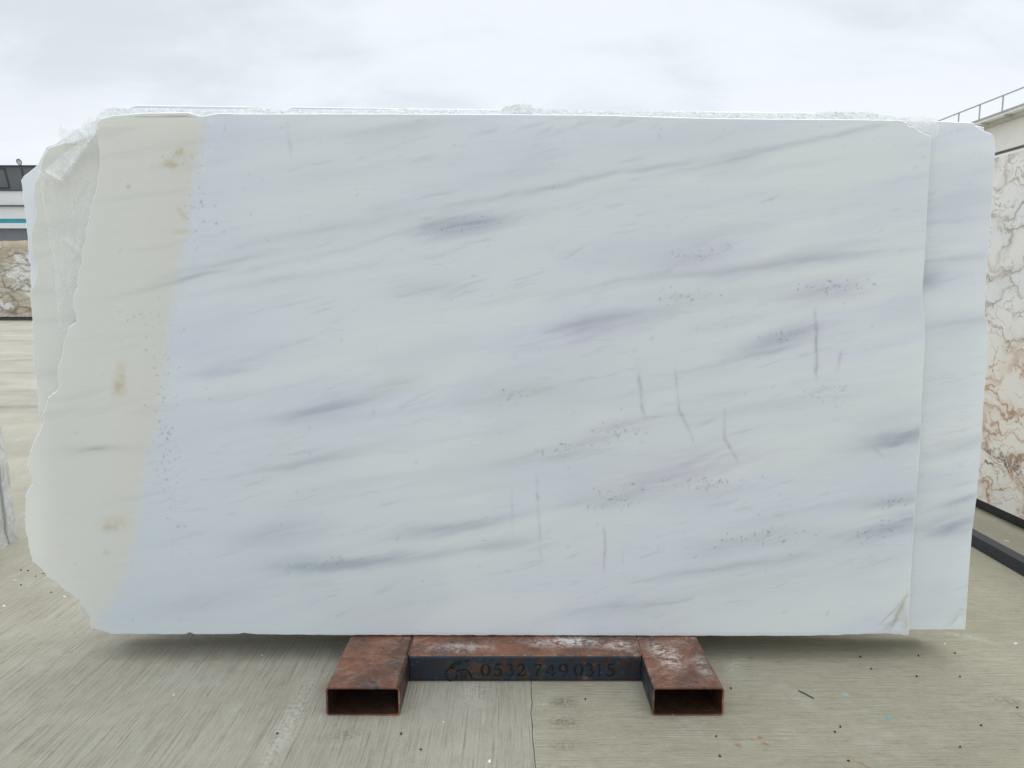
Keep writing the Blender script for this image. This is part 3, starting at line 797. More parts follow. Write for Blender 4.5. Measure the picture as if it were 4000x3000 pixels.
# white stone slurry dried on the beam top
def slurry(nt, b):
    co = nt.nodes.new('ShaderNodeNewGeometry').outputs['Position']; c = b.inputs['Base Color'].links[0].from_socket
    s = nt.nodes.new('ShaderNodeSeparateXYZ'); nt.links.new(co, s.inputs[0])
    q = nt.nodes.new('ShaderNodeCombineXYZ'); nt.links.new(s.outputs[0], q.inputs[0]); nt.links.new(s.outputs[1], q.inputs[1])
    bl = []
    for (x, y, L, W, st) in [(2250, 2505, .13, .06, 1.0), (2150, 2510, .14, .06, .7), (2420, 2520, .10, .06, .8), (1800, 2530, .17, .06, .6), (2620, 2570, .07, .14, .9), (2560, 2530, .05, .08, .6), (2740, 2600, .04, .12, .5)]:
        p = on_z(x, y, .096); bl.append((p.x, p.y, L, W, 0, st))
    a = math_(nt, 'MULTIPLY', blobs(nt, q.outputs[0], bl), mrange(nt, noise(nt, co, 38, 7, 0.78, 0.4), 0.42, 0.60))
    val(nt, b.inputs['Base Color'], mix(nt, math_(nt, 'MINIMUM', a, .9), c, (0.62, 0.58, 0.55)))
slurry(ntw, bw)
m_navy = rust_mat('navy_paint', 0.44, dusty=0.12, dark=0.32, navy=(0.013, 0.022, 0.034))[0]
m_inner_shaded = rust_mat('inner_rust_shaded', 0.0, dusty=0.2, dark=0.30)[0]  # rust darkened in colour for the shade inside the tubes
m_figure_black = plain('figure_black_inlay', (0.004, 0.004, 0.005), 0.9, 0.1)  # near-black colour in place of the dark inside open figures
TZ = 0.0955
def rr(w_, h_, r, n=4):
    pts = []
    for cx, cy, a0 in ((w_ - r, h_ - r, 0), (r, h_ - r, 90), (r, r, 180), (w_ - r, r, 270)):
        for k in range(n + 1):
            a = R(a0 + 90 * k / n); pts.append((cx + r * math.cos(a), cy + r * math.sin(a)))
    return pts
def tube(name, w_, h_, r, th, length, mats, parent, face_slot, rag=0.0, seed=0):
    """hollow rectangular section along local +y, open at both ends; x 0..w, z 0..h"""
    o_, i_ = rr(w_, h_, r), [(p[0] + th, p[1] + th) for p in rr(w_ - 2 * th, h_ - 2 * th, max(r - th, .002))]
    n = len(o_); ys_ = [0.0, 0.004] + [length * k / 8 for k in range(1, 9)]
    v, f, mi = [], [], []
    for k, y in enumerate(ys_):
        for ring in (o_, i_):
            for (x, z) in ring:
                j = rag * mnoise.noise((x * 30 + seed, z * 30, 0)) if k == 0 else 0
                dz = 0.0012 * mnoise.noise((x * 9, y * 9, seed)) if z > h_ * .5 else 0
                v.append((x, y + j, z + dz))
    S = 2 * n
    for k in range(len(ys_) - 1):
        for i in range(n):
            j = (i + 1) % n
            f.append((k * S + i, k * S + j, (k + 1) * S + j, (k + 1) * S + i)); mi.append(face_slot(o_[i], o_[j]))
            f.append((k * S + n + j, k * S + n + i, (k + 1) * S + n + i, (k + 1) * S + n + j)); mi.append(1)
    for k in (0, len(ys_) - 1):
        for i in range(n):
            j = (i + 1) % n
            q = (k * S + i, k * S + n + i, k * S + n + j, k * S + j)
            f.append(q if k == 0 else q[::-1]); mi.append(0)
    ob = pydata(name, v, f, mats, parent, mi=mi)
    for p in ob.data.polygons: p.use_smooth = False
    return ob
rack = empty('slab_rack', (0, 2.55, 0))
tag(rack, 'rusty brown steel rack with open box feet and a dark-inlaid phone number under the slabs', 'slab rack')
iR = Matrix.Translation((0, -2.55, 0))
BY = on_z(2000, 2663).y            # front face of the cross beam
FY = on_z(2000, 2796).y            # open front ends of the feet
FX = [(-0.592, -0.3565), (0.4475, 0.6745)]
for k, (a, b_) in enumerate(FX):
    sl = (lambda p, q: 2 if min(p[0], q[0]) > 0.22 else 0) if k == 0 else (lambda p, q: 2 if max(p[0], q[0]) < 0.006 else 0)
    o = tube('foot', b_ - a, TZ, 0.012, 0.0055, 1.05, [m_rust if k == 0 else m_rustw, m_inner_shaded, m_navy if k else m_inner_shaded], rack, sl, 0.004 if k == 0 else 0.001, k * 5)
    o.location = (a, FY - 2.55, 0)
bl_ = FX[1][0] - FX[0][1] - 0.004
beam = tube('cross_beam', 0.20, TZ, 0.010, 0.005, bl_, [m_rustw, m_inner_shaded, m_navy], rack, lambda p, q: 2 if max(p[0], q[0]) < 0.003 else 0, 0, 3)
# the beam runs along x: turn the tube so that its local x is world y (front face first)
beam.data.transform(Matrix(((0, 1, 0, 0), (1, 0, 0, 0), (0, 0, 1, 0), (0, 0, 0, 1))))
beam.data.flip_normals()
beam.location = (FX[0][1] + 0.002, BY - 2.55, 0)
for xx in (FX[0][1], FX[1][0]):
    bm = bmesh.new()
    for k in range(26):
        y0 = BY + 0.006 + k * 0.0072
        add_rod(bm, (xx + random.uniform(-.001, .001), y0, TZ - .001), (xx + random.uniform(-.001, .001), y0 + .0066, TZ - .001), random.uniform(.0028, .0042), 6)
    o = from_bm('weld_seam', bm, m_rustw, rack); o.data.transform(iR)
# upright posts and rear beam that the stack leans on
for xx in (-0.52, 0.50):
    bm = bmesh.new(); add_box(bm, xx, xx + .08, 0.0, .08, 0.006, 1.45, .006)
    bmesh.ops.rotate(bm, verts=bm.verts, cent=(0, 0, 0), matrix=Matrix.Rotation(-LEAN, 3, 'X'))
    bmesh.ops.translate(bm, verts=bm.verts, vec=O - SN * 0.198 + Vector((0, -2.55, 0)))
    from_bm('post', bm, m_rust, rack)
o = box('rear_beam', FX[0][1] + .002, FX[1][0] - .002, 3.05, 3.15, 0.001, TZ, m_rust, rack, .006); o.data.transform(iR)

# near-black inlays: the darkness of open figures is put into the colour
def ribbon(pts):
    v, f = [], []
    for i, (x, y, w_) in enumerate(pts):
        a = pts[max(i - 1, 0)]; c = pts[min(i + 1, len(pts) - 1)]
        dx, dy = c[0] - a[0], c[1] - a[1]; L = math.hypot(dx, dy) or 1
        v += [(x - dy / L * w_ / 2, y + dx / L * w_ / 2), (x + dy / L * w_ / 2, y - dx / L * w_ / 2)]
        if i: k = 2 * i; f.append((k - 2, k - 1, k + 1, k))
    return v, f
def arc(cx, cy, rx, ry, a0, a1, w0, w1, n=12, wm=None):
    o = []
    for k in range(n + 1):
        t = k / n; a = R(a0 + (a1 - a0) * t)
        ww = w0 + (w1 - w0) * t
        if wm: ww = ww + (wm - ww) * math.sin(math.pi * t)
        o.append((cx + rx * math.cos(a), cy + ry * math.sin(a), ww))
    return o
zero = [arc(.36, .5, .29, .47, 100, 260, .05, .05, 12, .20), arc(.36, .5, .29, .47, 80, -80, .05, .05, 12, .20)]
nine = [arc(.36, .66, .27, .32, 70, 290, .06, .08, 10, .17), arc(.32, .56, .33, .54, 60, -35, .15, .14, 8, .19), arc(.22, .40, .40, .42, -35, -80, .12, .03, 5)]
GL = {'0': zero,
      '5': [[(.20, .96, .13), (.66, 1.0, .12)], [(.20, 1.0, .07), (.14, .56, .07)], arc(.30, .32, .32, .30, 125, -105, .07, .08, 14, .19), [(.02, .12, .14), (.16, .04, .10), (.3, .01, .06)]],
      '3': [arc(.28, .75, .26, .24, 165, -70, .08, .08, 10, .17), arc(.28, .28, .32, .28, 75, -110, .07, .08, 12, .19), [(.02, .12, .13), (.12, .04, .09)]],
      '2': [arc(.32, .70, .27, .28, 170, -35, .08, .16, 11, .17), [(.54, .56, .16), (.30, .28, .11), (.06, .06, .10)], [(.02, .06, .13), (.66, .07, .13), (.70, .18, .05)]],
      '7': [[(.04, .80, .04), (.08, .95, .12), (.68, .95, .12)], [(.66, .92, .08), (.42, .45, .14), (.30, .0, .17)]],
      '4': [[(.50, .98, .05), (.26, .62, .08), (.03, .32, .07)], [(.03, .28, .10), (.36, .28, .10)], [(.62, .28, .10), (.74, .28, .09)], [(.53, .88, .17), (.53, .40, .17)], [(.53, .2, .17), (.53, .0, .17)]],
      '9': nine,
      '1': [[(.14, .88, .06), (.28, .98, .10)], [(.32, 1.0, .17), (.32, .0, .17)], [(.16, .01, .05), (.48, .01, .05)]]}
def zz(x, y): return 1600 + x * .4069, 2550 + y * .4069
def inlay(name, rib, px0, px1, pyt, pyb, label=None):
    p0, p1 = on_y(px0, pyb, BY), on_y(px1, pyt, BY)
    v, f = [], []
    for r_ in rib:
        a, b_ = ribbon(r_)
        k = len(v)
        for lay, yd in enumerate((-0.0006, 0.003)):
            v += [(p0.x + x / .72 * (p1.x - p0.x), BY + yd - 2.55, p0.z + y * (p1.z - p0.z)) for x, y in a]
        n = len(a)
        f += [tuple(q + k for q in g) for g in b_]
        for i in range(0, n - 2, 2):
            f += [(k + i, k + i + 2, k + n + i + 2, k + n + i), (k + i + 1, k + n + i + 1, k + n + i + 3, k + i + 3)]
    return pydata(name, v, f, m_figure_black, rack)
for ch, a, b_ in (('0', 685, 775), ('5', 808, 890), ('3', 928, 1002), ('2', 1033, 1117), ('7', 1183, 1268), ('4', 1305, 1398), ('9', 1428, 1520), ('0', 1575, 1667), ('3', 1693, 1770), ('1', 1795, 1850), ('5', 1885, 1972)):
    (xa, ya), (xb, yb) = zz(a, 108), zz(b_, 222)
    inlay('digit', GL[ch], xa, xb, ya, yb)
# telephone emblem: curved receiver, round dashes, and a body with a dial
ic = [arc(.62, .42, .50, .52, 168, 105, .03, .05, 8, .07), arc(.64, .36, .47, .50, 160, 110, .03, .03, 8, .04), [(.18, .62, .09), (.27, .58, .08)], [(.52, .90, .05), (.66, .97, .07), (.60, .84, .05)]]
for k in range(6):
    a = R(130 + k * 24); ic.append([(.22 + .14 * math.cos(a), .30 + .26 * math.sin(a), .07), (.22 + .20 * math.cos(a), .30 + .32 * math.sin(a), .07)])
ic += [[(.36, .42, .09), (.40, .52, .06)], [(.44, .52, .09), (.60, .50, .09)], [(.62, .50, .06), (.70, .30, .07), (.74, .10, .05)], [(.30, .08, .07), (.36, .30, .05)]]
for r_ in range(3):
    for c_ in range(2): ic.append([(.44 + c_ * .10, .14 + r_ * .11, .06), (.50 + c_ * .10, .14 + r_ * .11, .06)])
(xa, ya), (xb, yb) = zz(330, 60), zz(590, 270)
inlay('phone_symbol', ic, xa, xb, ya, yb)

# ------------------------------------------------------------------ right: veined slab bundle and its rack
def viola_mat():
    m, nt, b, _ = new_mat('violet_veined_marble')
    s = nt.nodes.new('ShaderNodeSeparateXYZ'); nt.links.new(objco(nt), s.inputs[0])
    c = nt.nodes.new('ShaderNodeCombineXYZ'); nt.links.new(s.outputs[1], c.inputs[0]); nt.links.new(s.outputs[2], c.inputs[1])
    v = c.outputs[0]; z = s.outputs[2]
    wv = vmath(nt, 'SCALE', vmath(nt, 'SUBTRACT', noise(nt, v, 4.0, 5, 0.6, 0, out=1), (0.5, 0.5, 0.5)), scale=0.42)
    vw = vmath(nt, 'MULTIPLY', vmath(nt, 'ADD', v, wv), (1, 1, 0))
    st = mapping(nt, vw, (0, 0, 0), (0, 0, -0.55), (1.0, 2.1, 1))
    e1 = voro(nt, st, 2.9, 'DISTANCE_TO_EDGE'); e2 = voro(nt, mapping(nt, st, (5, 3, 0)), 6.2, 'DISTANCE_TO_EDGE')
    lower = mrange(nt, math_(nt, 'ADD', z, math_(nt, 'MULTIPLY', math_(nt, 'SUBTRACT', noise(nt, v, 2.0, 3), 0.5), 0.5)), 1.15, 0.75)
    base = mix(nt, mrange(nt, noise(nt, v, 3, 5), 0.35, 0.65), (0.82, 0.80, 0.75), (0.77, 0.775, 0.77))
    base = mix(nt, math_(nt, 'MULTIPLY', lower, .6), base, (0.83, 0.765, 0.67))
    halo = mrange(nt, e1, 0.17, 0.0, 0, 0.55)
    hcol = mix(nt, lower, (0.56, 0.51, 0.42), (0.66, 0.50, 0.35))
    base = mix(nt, math_(nt, 'MULTIPLY', halo, mrange(nt, noise(nt, v, 7, 4), 0.30, 0.55)), base, hcol)
    vcol = mix(nt, lower, (0.34, 0.31, 0.26), (0.37, 0.22, 0.14))
    l1 = math_(nt, 'MULTIPLY', mrange(nt, e1, 0.050, 0.004), mrange(nt, noise(nt, v, 6, 4), 0.36, 0.60, 0.12, 0.85))
    l2 = math_(nt, 'MULTIPLY', mrange(nt, e2, 0.045, 0.006), mrange(nt, noise(nt, mapping(nt, v, (4, 4, 0)), 5, 4), 0.40, 0.60, 0, 0.7))
    base = mix(nt, l1, base, vcol); base = mix(nt, l2, base, vcol)
    # violet clots in one band
    band = math_(nt, 'MULTIPLY', mrange(nt, math_(nt, 'ABSOLUTE', math_(nt, 'SUBTRACT', math_(nt, 'ADD', z, math_(nt, 'MULTIPLY', s.outputs[1], -0.10)), 0.27)), 0.15, 0.02), mrange(nt, noise(nt, mapping(nt, vw, (2, 9, 0), (0, 0, .5), (1, 2, 1)), 9, 6, 0.7, 1.5), 0.50, 0.58))
    base = mix(nt, math_(nt, 'MULTIPLY', band, 0.85), base, (0.13, 0.075, 0.095))
    val(nt, b.inputs['Base Color'], base)
    b.inputs['Roughness'].default_value = 0.25
    return m
VX = on_z(4000, 2030, 0.10).x
vt = on_x(4000, 588, VX).z
m_viola = viola_mat()
VL = R(2.5)
for k in range(2):
    bm = bmesh.new()
    n = 60; y0, y1 = 2.7, 6.2
    prof = [(y0 + (y1 - y0) * i / n, vt + 0.012 * mnoise.noise((i * .3, k, 0)) - 0.1 + 0 * i) for i in range(n + 1)]
    top = [(y, z) for y, z in prof]
    ring = [(y0, 0.0)] + [(y1, 0.0)] + top[::-1]
    va = [bm.verts.new((0, y - 4.4, z)) for y, z in ring]; vb = [bm.verts.new((0.02, y - 4.4, z)) for y, z in ring]
    bm.faces.new(va); bm.faces.new(vb[::-1])
    for i in range(len(ring)):
        j = (i + 1) % len(ring); f_ = bm.faces.new((va[i], vb[i], vb[j], va[j])); f_.material_index = 1
    o = from_bm('marble_slab', bm, [m_viola, m_edge])
    o.location = (VX + k * 0.026, 4.4, 0.10); o.rotation_euler = (0, VL * 0, 0)
    if k == 0: tag(o, 'white slab with brown and violet veins standing at the right before the pale hall', 'marble slab', 'veined slabs on the right')
    else: tag(o, 'second veined slab hidden close behind the brown and violet veined one at right', 'marble slab', 'veined slabs on the right')
m_dsteel = plain('black_steel', (0.022, 0.024, 0.028), 0.5, 0.3, 12, 0.0, 0.2)
vr = empty('slab_rack', (VX, 4.4, 0))
tag(vr, 'dark steel rack under the brown and violet veined slab at right', 'slab rack')
for yy_ in (-1.25, 1.35):
    box('cross_bar', -0.02, 0.75, yy_ - .04, yy_ + .04, 0.001, 0.099, m_dsteel, vr, .006)
box('light_stop_beam', 0.10, 0.70, -1.205, 1.305, 0.001, 0.096, m_dsteel, vr, .006)  # added to block light from behind and darken the ground below
for yy_ in (-1.25, 1.35):
    box('post', 0.055, 0.115, yy_ - .03, yy_ + .03, 0.0995, 1.6, m_dsteel, vr, .005)
# dark square tube lying on the concrete
def navy_tube():
    m, nt, b, _ = new_mat('blue_black_paint')
    co = objco(nt); n1 = noise(nt, co, 30, 6, 0.7, 1)
    base = mix(nt, mrange(nt, n1, 0.3, 0.7), (0.011, 0.015, 0.022), (0.020, 0.027, 0.037))
    base = mix(nt, mrange(nt, noise(nt, co, 60, 6, 0.75, 2), 0.62, 0.70, 0, 0.6), base, (0.12, 0.125, 0.12))
    val(nt, b.inputs['Base Color'], base); b.inputs['Roughness'].default_value = 0.38
    bump(nt, b, n1, 0.25, 0.003); return m
g0, g1 = on_z(4000, 2254), on_z(3796, 2136)
dirv = (g1 - g0).normalized(); start = g0 - dirv * 0.7
tb = tube('steel_tube', 0.062, 0.066, 0.006, 0.004, 2.6, [navy_tube(), m_inner_shaded], None, lambda p, q: 0)
tb.location = (start.x, start.y, 0.002); tb.rotation_euler = (0, 0, math.atan2(-dirv.x, dirv.y))
tag(tb, 'blue-black square steel tube lying on the concrete at right beside the veined slab', 'steel tube')

# ------------------------------------------------------------------ right: pale building with roof railing
m_wall = plain('pale_render', (0.80, 0.79, 0.745), 0.8, 0.05, 0.5)
m_trim = plain('grey_trim', (0.52, 0.51, 0.48), 0.6, 0.1, 1.0)
m_lite = plain('light_fascia', (0.84, 0.84, 0.81), 0.6, 0.05, 1.0)
m_rail = plain('galvanised_rail', (0.36, 0.37, 0.39), 0.45, 0.1, 3.0)
m_win = plain('dark_strip_window', (0.10, 0.095, 0.08), 0.2, 0.15, 0.6)
BX = 26.0
hall = empty('pale_hall', (BX, 40, 0))
tag(hall, 'pale cream hall behind the veined slab with a dark ribbon window under its roof railing', 'building')
def zat(px_, py_): return on_x(px_, py_, BX).z
z_rail = on_x(4000, 360, BX).z
z_base = on_x(4000, 427, BX).z
z_eave = on_x(4000, 440, BX).z
z_w1, z_w0 = on_x(4000, 564, BX).z, on_x(4000, 577, BX).z
def hb(name, x0, x1, y0, y1, z0, z1, mat, bev=0):
    o = box(name, x0, x1, y0 - 40, y1 - 40, z0, z1, mat, hall, bev)
    return o
HY0, HY1 = 14.0, 66.0
hb('wall', 0, 14, HY0, HY1, 0, z_w0, m_wall)
hb('ribbon_window', 0.12, 13.9, HY0 + .1, HY1 - .1, z_w0, z_w1, m_win)
for k in range(18):
    hb('mullion', 0.05, 0.118, HY0 + 1.5 + k * 2.9, HY0 + 1.6 + k * 2.9, z_w0 + .003, z_w1 - .003, m_trim)
hb('sill', -0.08, 0.0, HY0, HY1, z_w0 - 0.22, z_w0 - 0.02, m_lite)
hb('upper_wall', 0, 14, HY0, HY1, z_w1, z_eave - .18, m_wall)
hb('eave', -0.35, 14.2, HY0, HY1, z_eave - .18, z_eave, m_trim)
hb('fascia', -0.75, 14.2, HY0, HY1, z_eave + .002, z_base, m_lite)
bm = bmesh.new()
posts = [on_x(p, 400, BX).y for p in (3970, 3882, 3801, 3722)]
stp = (posts[3] - posts[0]) / 3
p_y = [posts[0] + stp * k for k in range(-7, 14) if HY0 < posts[0] + stp * k < HY1]
rl = box('top_rail', -0.73, -0.66, HY0 - 40, HY1 - 40, z_rail - .06, z_rail, m_rail, hall)
rl = box('foot_rail', -0.80, -0.752, HY0 - 40, HY1 - 40, z_base - .05, z_base + .03, m_rail, hall)
for y in p_y:
    box('rail_post', -0.72, -0.67, y - 40 - .03, y - 40 + .03, z_base + .001, z_rail - .061, m_rail, hall)
    box('bracket', -0.749, -0.352, y - 40 - .30, y - 40 - .18, z_eave - .12, z_eave, m_trim, hall)
bm.free()

# ------------------------------------------------------------------ left: factory with bands, dish, raw block, sack
FYD = 46.0
def fz(py_): return on_y(40, py_, FYD).z
fac = empty('factory', (-32, FYD, 0))
tag(fac, 'dark grey and white factory with a turquoise stripe behind the rough block at left', 'building')
m_dgrey = plain('dark_cladding', (0.105, 0.115, 0.125), 0.5, 0.08, 0.8)
m_bgrey = plain('blue_grey_cladding', (0.165, 0.185, 0.205), 0.5, 0.06, 0.8)
m_fwhite = plain('white_cladding', (0.72, 0.73, 0.73), 0.5, 0.04, 0.5)
m_teal = plain('turquoise_stripe', (0.035, 0.30, 0.38), 0.5, 0.06, 0.8)
m_line = plain('near_black_trim', (0.05, 0.052, 0.055), 0.6, 0.1)  # near-black for roof edge, drip edges, seams and bearers
xr = on_y(420, 800, FYD).x
def fb(name, y0, py1, py0, mat, x0=-62.0, x1=None, depth=12):
    x1 = xr if x1 is None else x1
    return box(name, x0 + 32, x1 + 32, y0, depth, fz(py0), fz(py1), mat, fac)
fb('upper_cladding', 0.0, 650, 745, m_dgrey)
fb('roof_edge', -0.10, 646, 650, m_line)
fb('white_band', -0.25, 748, 804, m_fwhite)
fb('drip_edge', -0.32, 745, 748, m_line)
fb('white_band', -0.25, 808, 856, m_fwhite)
fb('drip_edge', -0.40, 804, 808, m_line)
fb('turquoise_stripe', -0.24, 857, 873, m_teal)
fb('white_band', -0.27, 873, 893, m_fwhite)
fb('lower_cladding', 0.0, 893, 1060, m_bgrey)
fb('base_wall', 0.02, 1060, 1200, m_fwhite)
box('plinth', -30, xr + 32, 0.03, 12, -0.02, fz(1200), m_bgrey, fac)
# cladding seams and the framed panel with slanting sides
def fp(px_, py_, d=0.0):
    p = on_y(px_, py_, FYD - d); return Vector((p.x + 32, -d, p.z))
def strip(name, pts, wd, mat, d=0.05, cont=None):
    bm = bmesh.new()
    for (a, b_) in zip(pts, pts[1:]):
        a3, b3 = fp(*a, d), fp(*b_, d)
        dr = (b3 - a3).normalized(); nrm = Vector((-dr.z, 0, dr.x)) * wd / 2
        q = [a3 - nrm, b3 - nrm, b3 + nrm, a3 + nrm]
        vs_ = [bm.verts.new(p) for p in q] + [bm.verts.new(p + Vector((0, d - .002, 0))) for p in q]
        for fi in ((0, 1, 2, 3), (4, 5, 1, 0), (5, 6, 2, 1), (6, 7, 3, 2), (7, 4, 0, 3)): bm.faces.new([vs_[i] for i in fi])
    return from_bm(name, bm, mat, fac)
strip('panel_frame', [(-60, 657), (15, 657), (35, 733), (-60, 733)], 0.06, m_line)
strip('cladding_seam', [(82, 656), (90, 700)], 0.05, m_line)
strip('cladding_seam', [(-130, 656), (-150, 742)], 0.05, m_line)
dish = empty('satellite_dish', (on_y(70, 646, FYD).x, FYD + .4, fz(646)))
tag(dish, 'small round pale dish on a short stalk on the dark factory roof', 'satellite dish')
m_dish = plain('dish_grey', (0.55, 0.55, 0.58), 0.5, 0.05); m_rim = plain('dish_rim', (0.22, 0.22, 0.24), 0.5, 0.05)
bm = bmesh.new(); add_rod(bm, (0, 0, -0.05), (-0.10, 0.02, 0.14), 0.03, 8); from_bm('stalk', bm, m_rim, dish)
bm = bmesh.new()
rings = [(0.0, 0.05), (0.08, 0.045), (0.14, 0.025), (0.175, 0.0)]
prev = None
for r_, d_ in rings:
    vs_ = [bm.verts.new((r_ * math.cos(R(k * 20)) * .8, d_, r_ * math.sin(R(k * 20)) * 1.05)) for k in range(18)] if r_ else [bm.verts.new((0, d_, 0))]
    if prev:
        for k in range(18):
            j = (k + 1) % 18
            bm.faces.new((prev[0], vs_[j], vs_[k]) if len(prev) == 1 else (prev[k], prev[j], vs_[j], vs_[k]))
    prev = vs_
bmesh.ops.rotate(bm, verts=bm.verts, cent=(0, 0, 0), matrix=Matrix.Rotation(R(-35), 3, 'Y'))
bmesh.ops.translate(bm, verts=bm.verts, vec=(-0.17, 0, 0.27))
from_bm('reflector', bm, m_dish, dish)
bm = bmesh.new()
pr = [Vector((0.18 * math.cos(R(k * 20)) * .8, 0, 0.18 * math.sin(R(k * 20)) * 1.05)) for k in range(18)]
for k in range(18): add_rod(bm, pr[k], pr[(k + 1) % 18], 0.022, 6)
bmesh.ops.rotate(bm, verts=bm.verts, cent=(0, 0, 0), matrix=Matrix.Rotation(R(-35), 3, 'Y'))
bmesh.ops.translate(bm, verts=bm.verts, vec=(-0.17, 0, 0.27))
from_bm('rim', bm, m_rim, dish)

def breccia():
    m, nt, b, _ = new_mat('breccia_block')
    v, x, z = flat2(nt)
    wv = vmath(nt, 'SCALE', vmath(nt, 'SUBTRACT', noise(nt, v, 1.2, 5, 0.6, 0, out=1), (0.5, 0.5, 0.5)), scale=0.7)
    vw = vmath(nt, 'MULTIPLY', vmath(nt, 'ADD', v, wv), (1, 1, 0))
    st = mapping(nt, vw, (0, 0, 0), (0, 0, 0.85), (1.0, 2.6, 1))
    e = voro(nt, st, 1.15, 'DISTANCE_TO_EDGE'); e2 = voro(nt, mapping(nt, st, (2, 7, 0)), 3.6, 'DISTANCE_TO_EDGE')
    ccs = nt.nodes.new('ShaderNodeSeparateColor'); nt.links.new(voro(nt, st, 1.15, out='Color'), ccs.inputs[0])
    base = mix(nt, mrange(nt, noise(nt, v, 0.9, 5), 0.35, 0.65), (0.47, 0.40, 0.29), (0.62, 0.57, 0.47))
    wh = mrange(nt, noise(nt, mapping(nt, vw, (0, 3, 0), (0, 0, .9), (.5, 1.3, 1)), 0.9, 4), 0.47, 0.54)
    base = mix(nt, math_(nt, 'MULTIPLY', ccs.outputs[0], .5), base, (0.36, 0.31, 0.235))
    base = mix(nt, wh, base, (0.74, 0.73, 0.69))
    mat_ = math_(nt, 'MULTIPLY', mrange(nt, e, 0.09, 0.01), mrange(nt, noise(nt, v, 2, 4), 0.35, 0.62, 0.05, 0.85))
    base = mix(nt, mat_, base, (0.17, 0.15, 0.12))
    base = mix(nt, math_(nt, 'MULTIPLY', mrange(nt, e2, 0.06, 0.01), 0.55), base, (0.22, 0.19, 0.15))
    dkb = mrange(nt, noise(nt, mapping(nt, vw, (5, 1, 0), (0, 0, .8), (.5, 3, 1)), 1.0, 4), 0.60, 0.70, 0, .8)
    base = mix(nt, dkb, base, (0.16, 0.14, 0.11))
    base = mix(nt, mrange(nt, z, 2.9, 3.15, 0, 0.7), base, (0.62, 0.50, 0.36))
    val(nt, b.inputs['Base Color'], base); b.inputs['Roughness'].default_value = 0.7
    bump(nt, b, noise(nt, objco(nt), 8, 6, .7), .6, .05)
    return m
gb = on_z(0, 1252); BLY = gb.y
bx1 = on_y(330, 1200, BLY).x; bx0 = on_y(-700, 1200, BLY).x
bz0, bz1 = on_y(60, 1238, BLY).z, on_y(60, 941, BLY).z
bm = bmesh.new()
add_box(bm, bx0, bx1, BLY, BLY + 2.4, 0, bz1 - bz0, 0)
bmesh.ops.subdivide_edges(bm, edges=bm.edges[:], cuts=24, use_grid_fill=True)
for v_ in bm.verts:
    p = v_.co
    d = 0.05 * mnoise.noise(p * 1.1) + 0.03 * mnoise.noise(p * 3.7)
    p.x += d; p.y += 0.6 * d + 0.02 * mnoise.noise(p * 5.0); p.z += (0.09 * mnoise.noise((p.x * .8, p.y, 3)) + 0.05 * mnoise.noise((p.x * 3, p.y * 3, 1))) * (p.z / (bz1 - bz0))
bmesh.ops.translate(bm, verts=bm.verts, vec=(-(bx0 + bx1) / 2, -BLY - 1.2, 0))
blk = from_bm('stone_block', bm, breccia())
blk.location = ((bx0 + bx1) / 2, BLY + 1.2, bz0)
tag(blk, 'huge rough cream and brown veined stone block standing before the factory at left', 'stone block')
bear = empty('block_bearer', ((bx0 + bx1) / 2, BLY + 1.2, 0))
tag(bear, 'black timber bearers under the rough veined stone block at left', 'timber bearer')
for k in range(2):
    y0 = -1.18 + k * 1.9
    box('beam', bx0 - (bx0 + bx1) / 2 + .05, bx1 - (bx0 + bx1) / 2 - .05, y0, y0 + .5, 0.0, bz0 - 0.035, m_line, bear)

# white woven sack at the left edge: a slumped box with a seamed right-hand corner
def sack_mat():
    m, nt, b, _ = new_mat('white_woven_sack')
    co = objco(nt); n1 = noise(nt, co, 14, 6, 0.65, 1.0)
    s = nt.nodes.new('ShaderNodeSeparateXYZ'); nt.links.new(co, s.inputs[0])
    base = mix(nt, mrange(nt, n1, 0.35, 0.65), (0.56, 0.57, 0.54), (0.72, 0.73, 0.72))
    low_mottle = math_(nt, 'MULTIPLY', mrange(nt, math_(nt, 'ADD', s.outputs[2], math_(nt, 'MULTIPLY', n1, .5)), .95, .35), mrange(nt, noise(nt, co, 6, 6, .7), .35, .6))  # greyer in noise patches towards the bottom
    base = mix(nt, math_(nt, 'MULTIPLY', low_mottle, .65), base, (0.40, 0.40, 0.35))
    val(nt, b.inputs['Base Color'], base); b.inputs['Roughness'].default_value = 0.55
    bump(nt, b, n1, .7, .02); return m
pc = on_z(65, 2100)
m_sack = sack_mat(); m_seam = plain('grey_piping', (0.42, 0.43, 0.42), 0.7, 0.1)
sk = empty('bulk_sack', (pc.x, pc.y, 0))
tag(sk, 'white woven bulk sack with a grey seam at the left edge of the photo', 'sack')
def corner(z):
    """x of the rear right-hand edge of the sack at height z, from the photo's slanting edge"""
    pts = [(0.0, 0.0), (0.06, 0.0)]
    for (px_, py_) in ((60, 2050), (45, 1920), (30, 1800), (8, 1700), (-14, 1600), (-40, 1480)):
        p = on_y(px_, py_, pc.y); pts.append((p.z, p.x - pc.x))
    for (a, b_), (c, d) in zip(pts, pts[1:]):
        if a <= z <= c: return b_ + (d - b_) * (z - a) / (c - a)
    return pts[-1][1]
SH = 0.86
v, f = [], []
NZ, NA = 34, 80
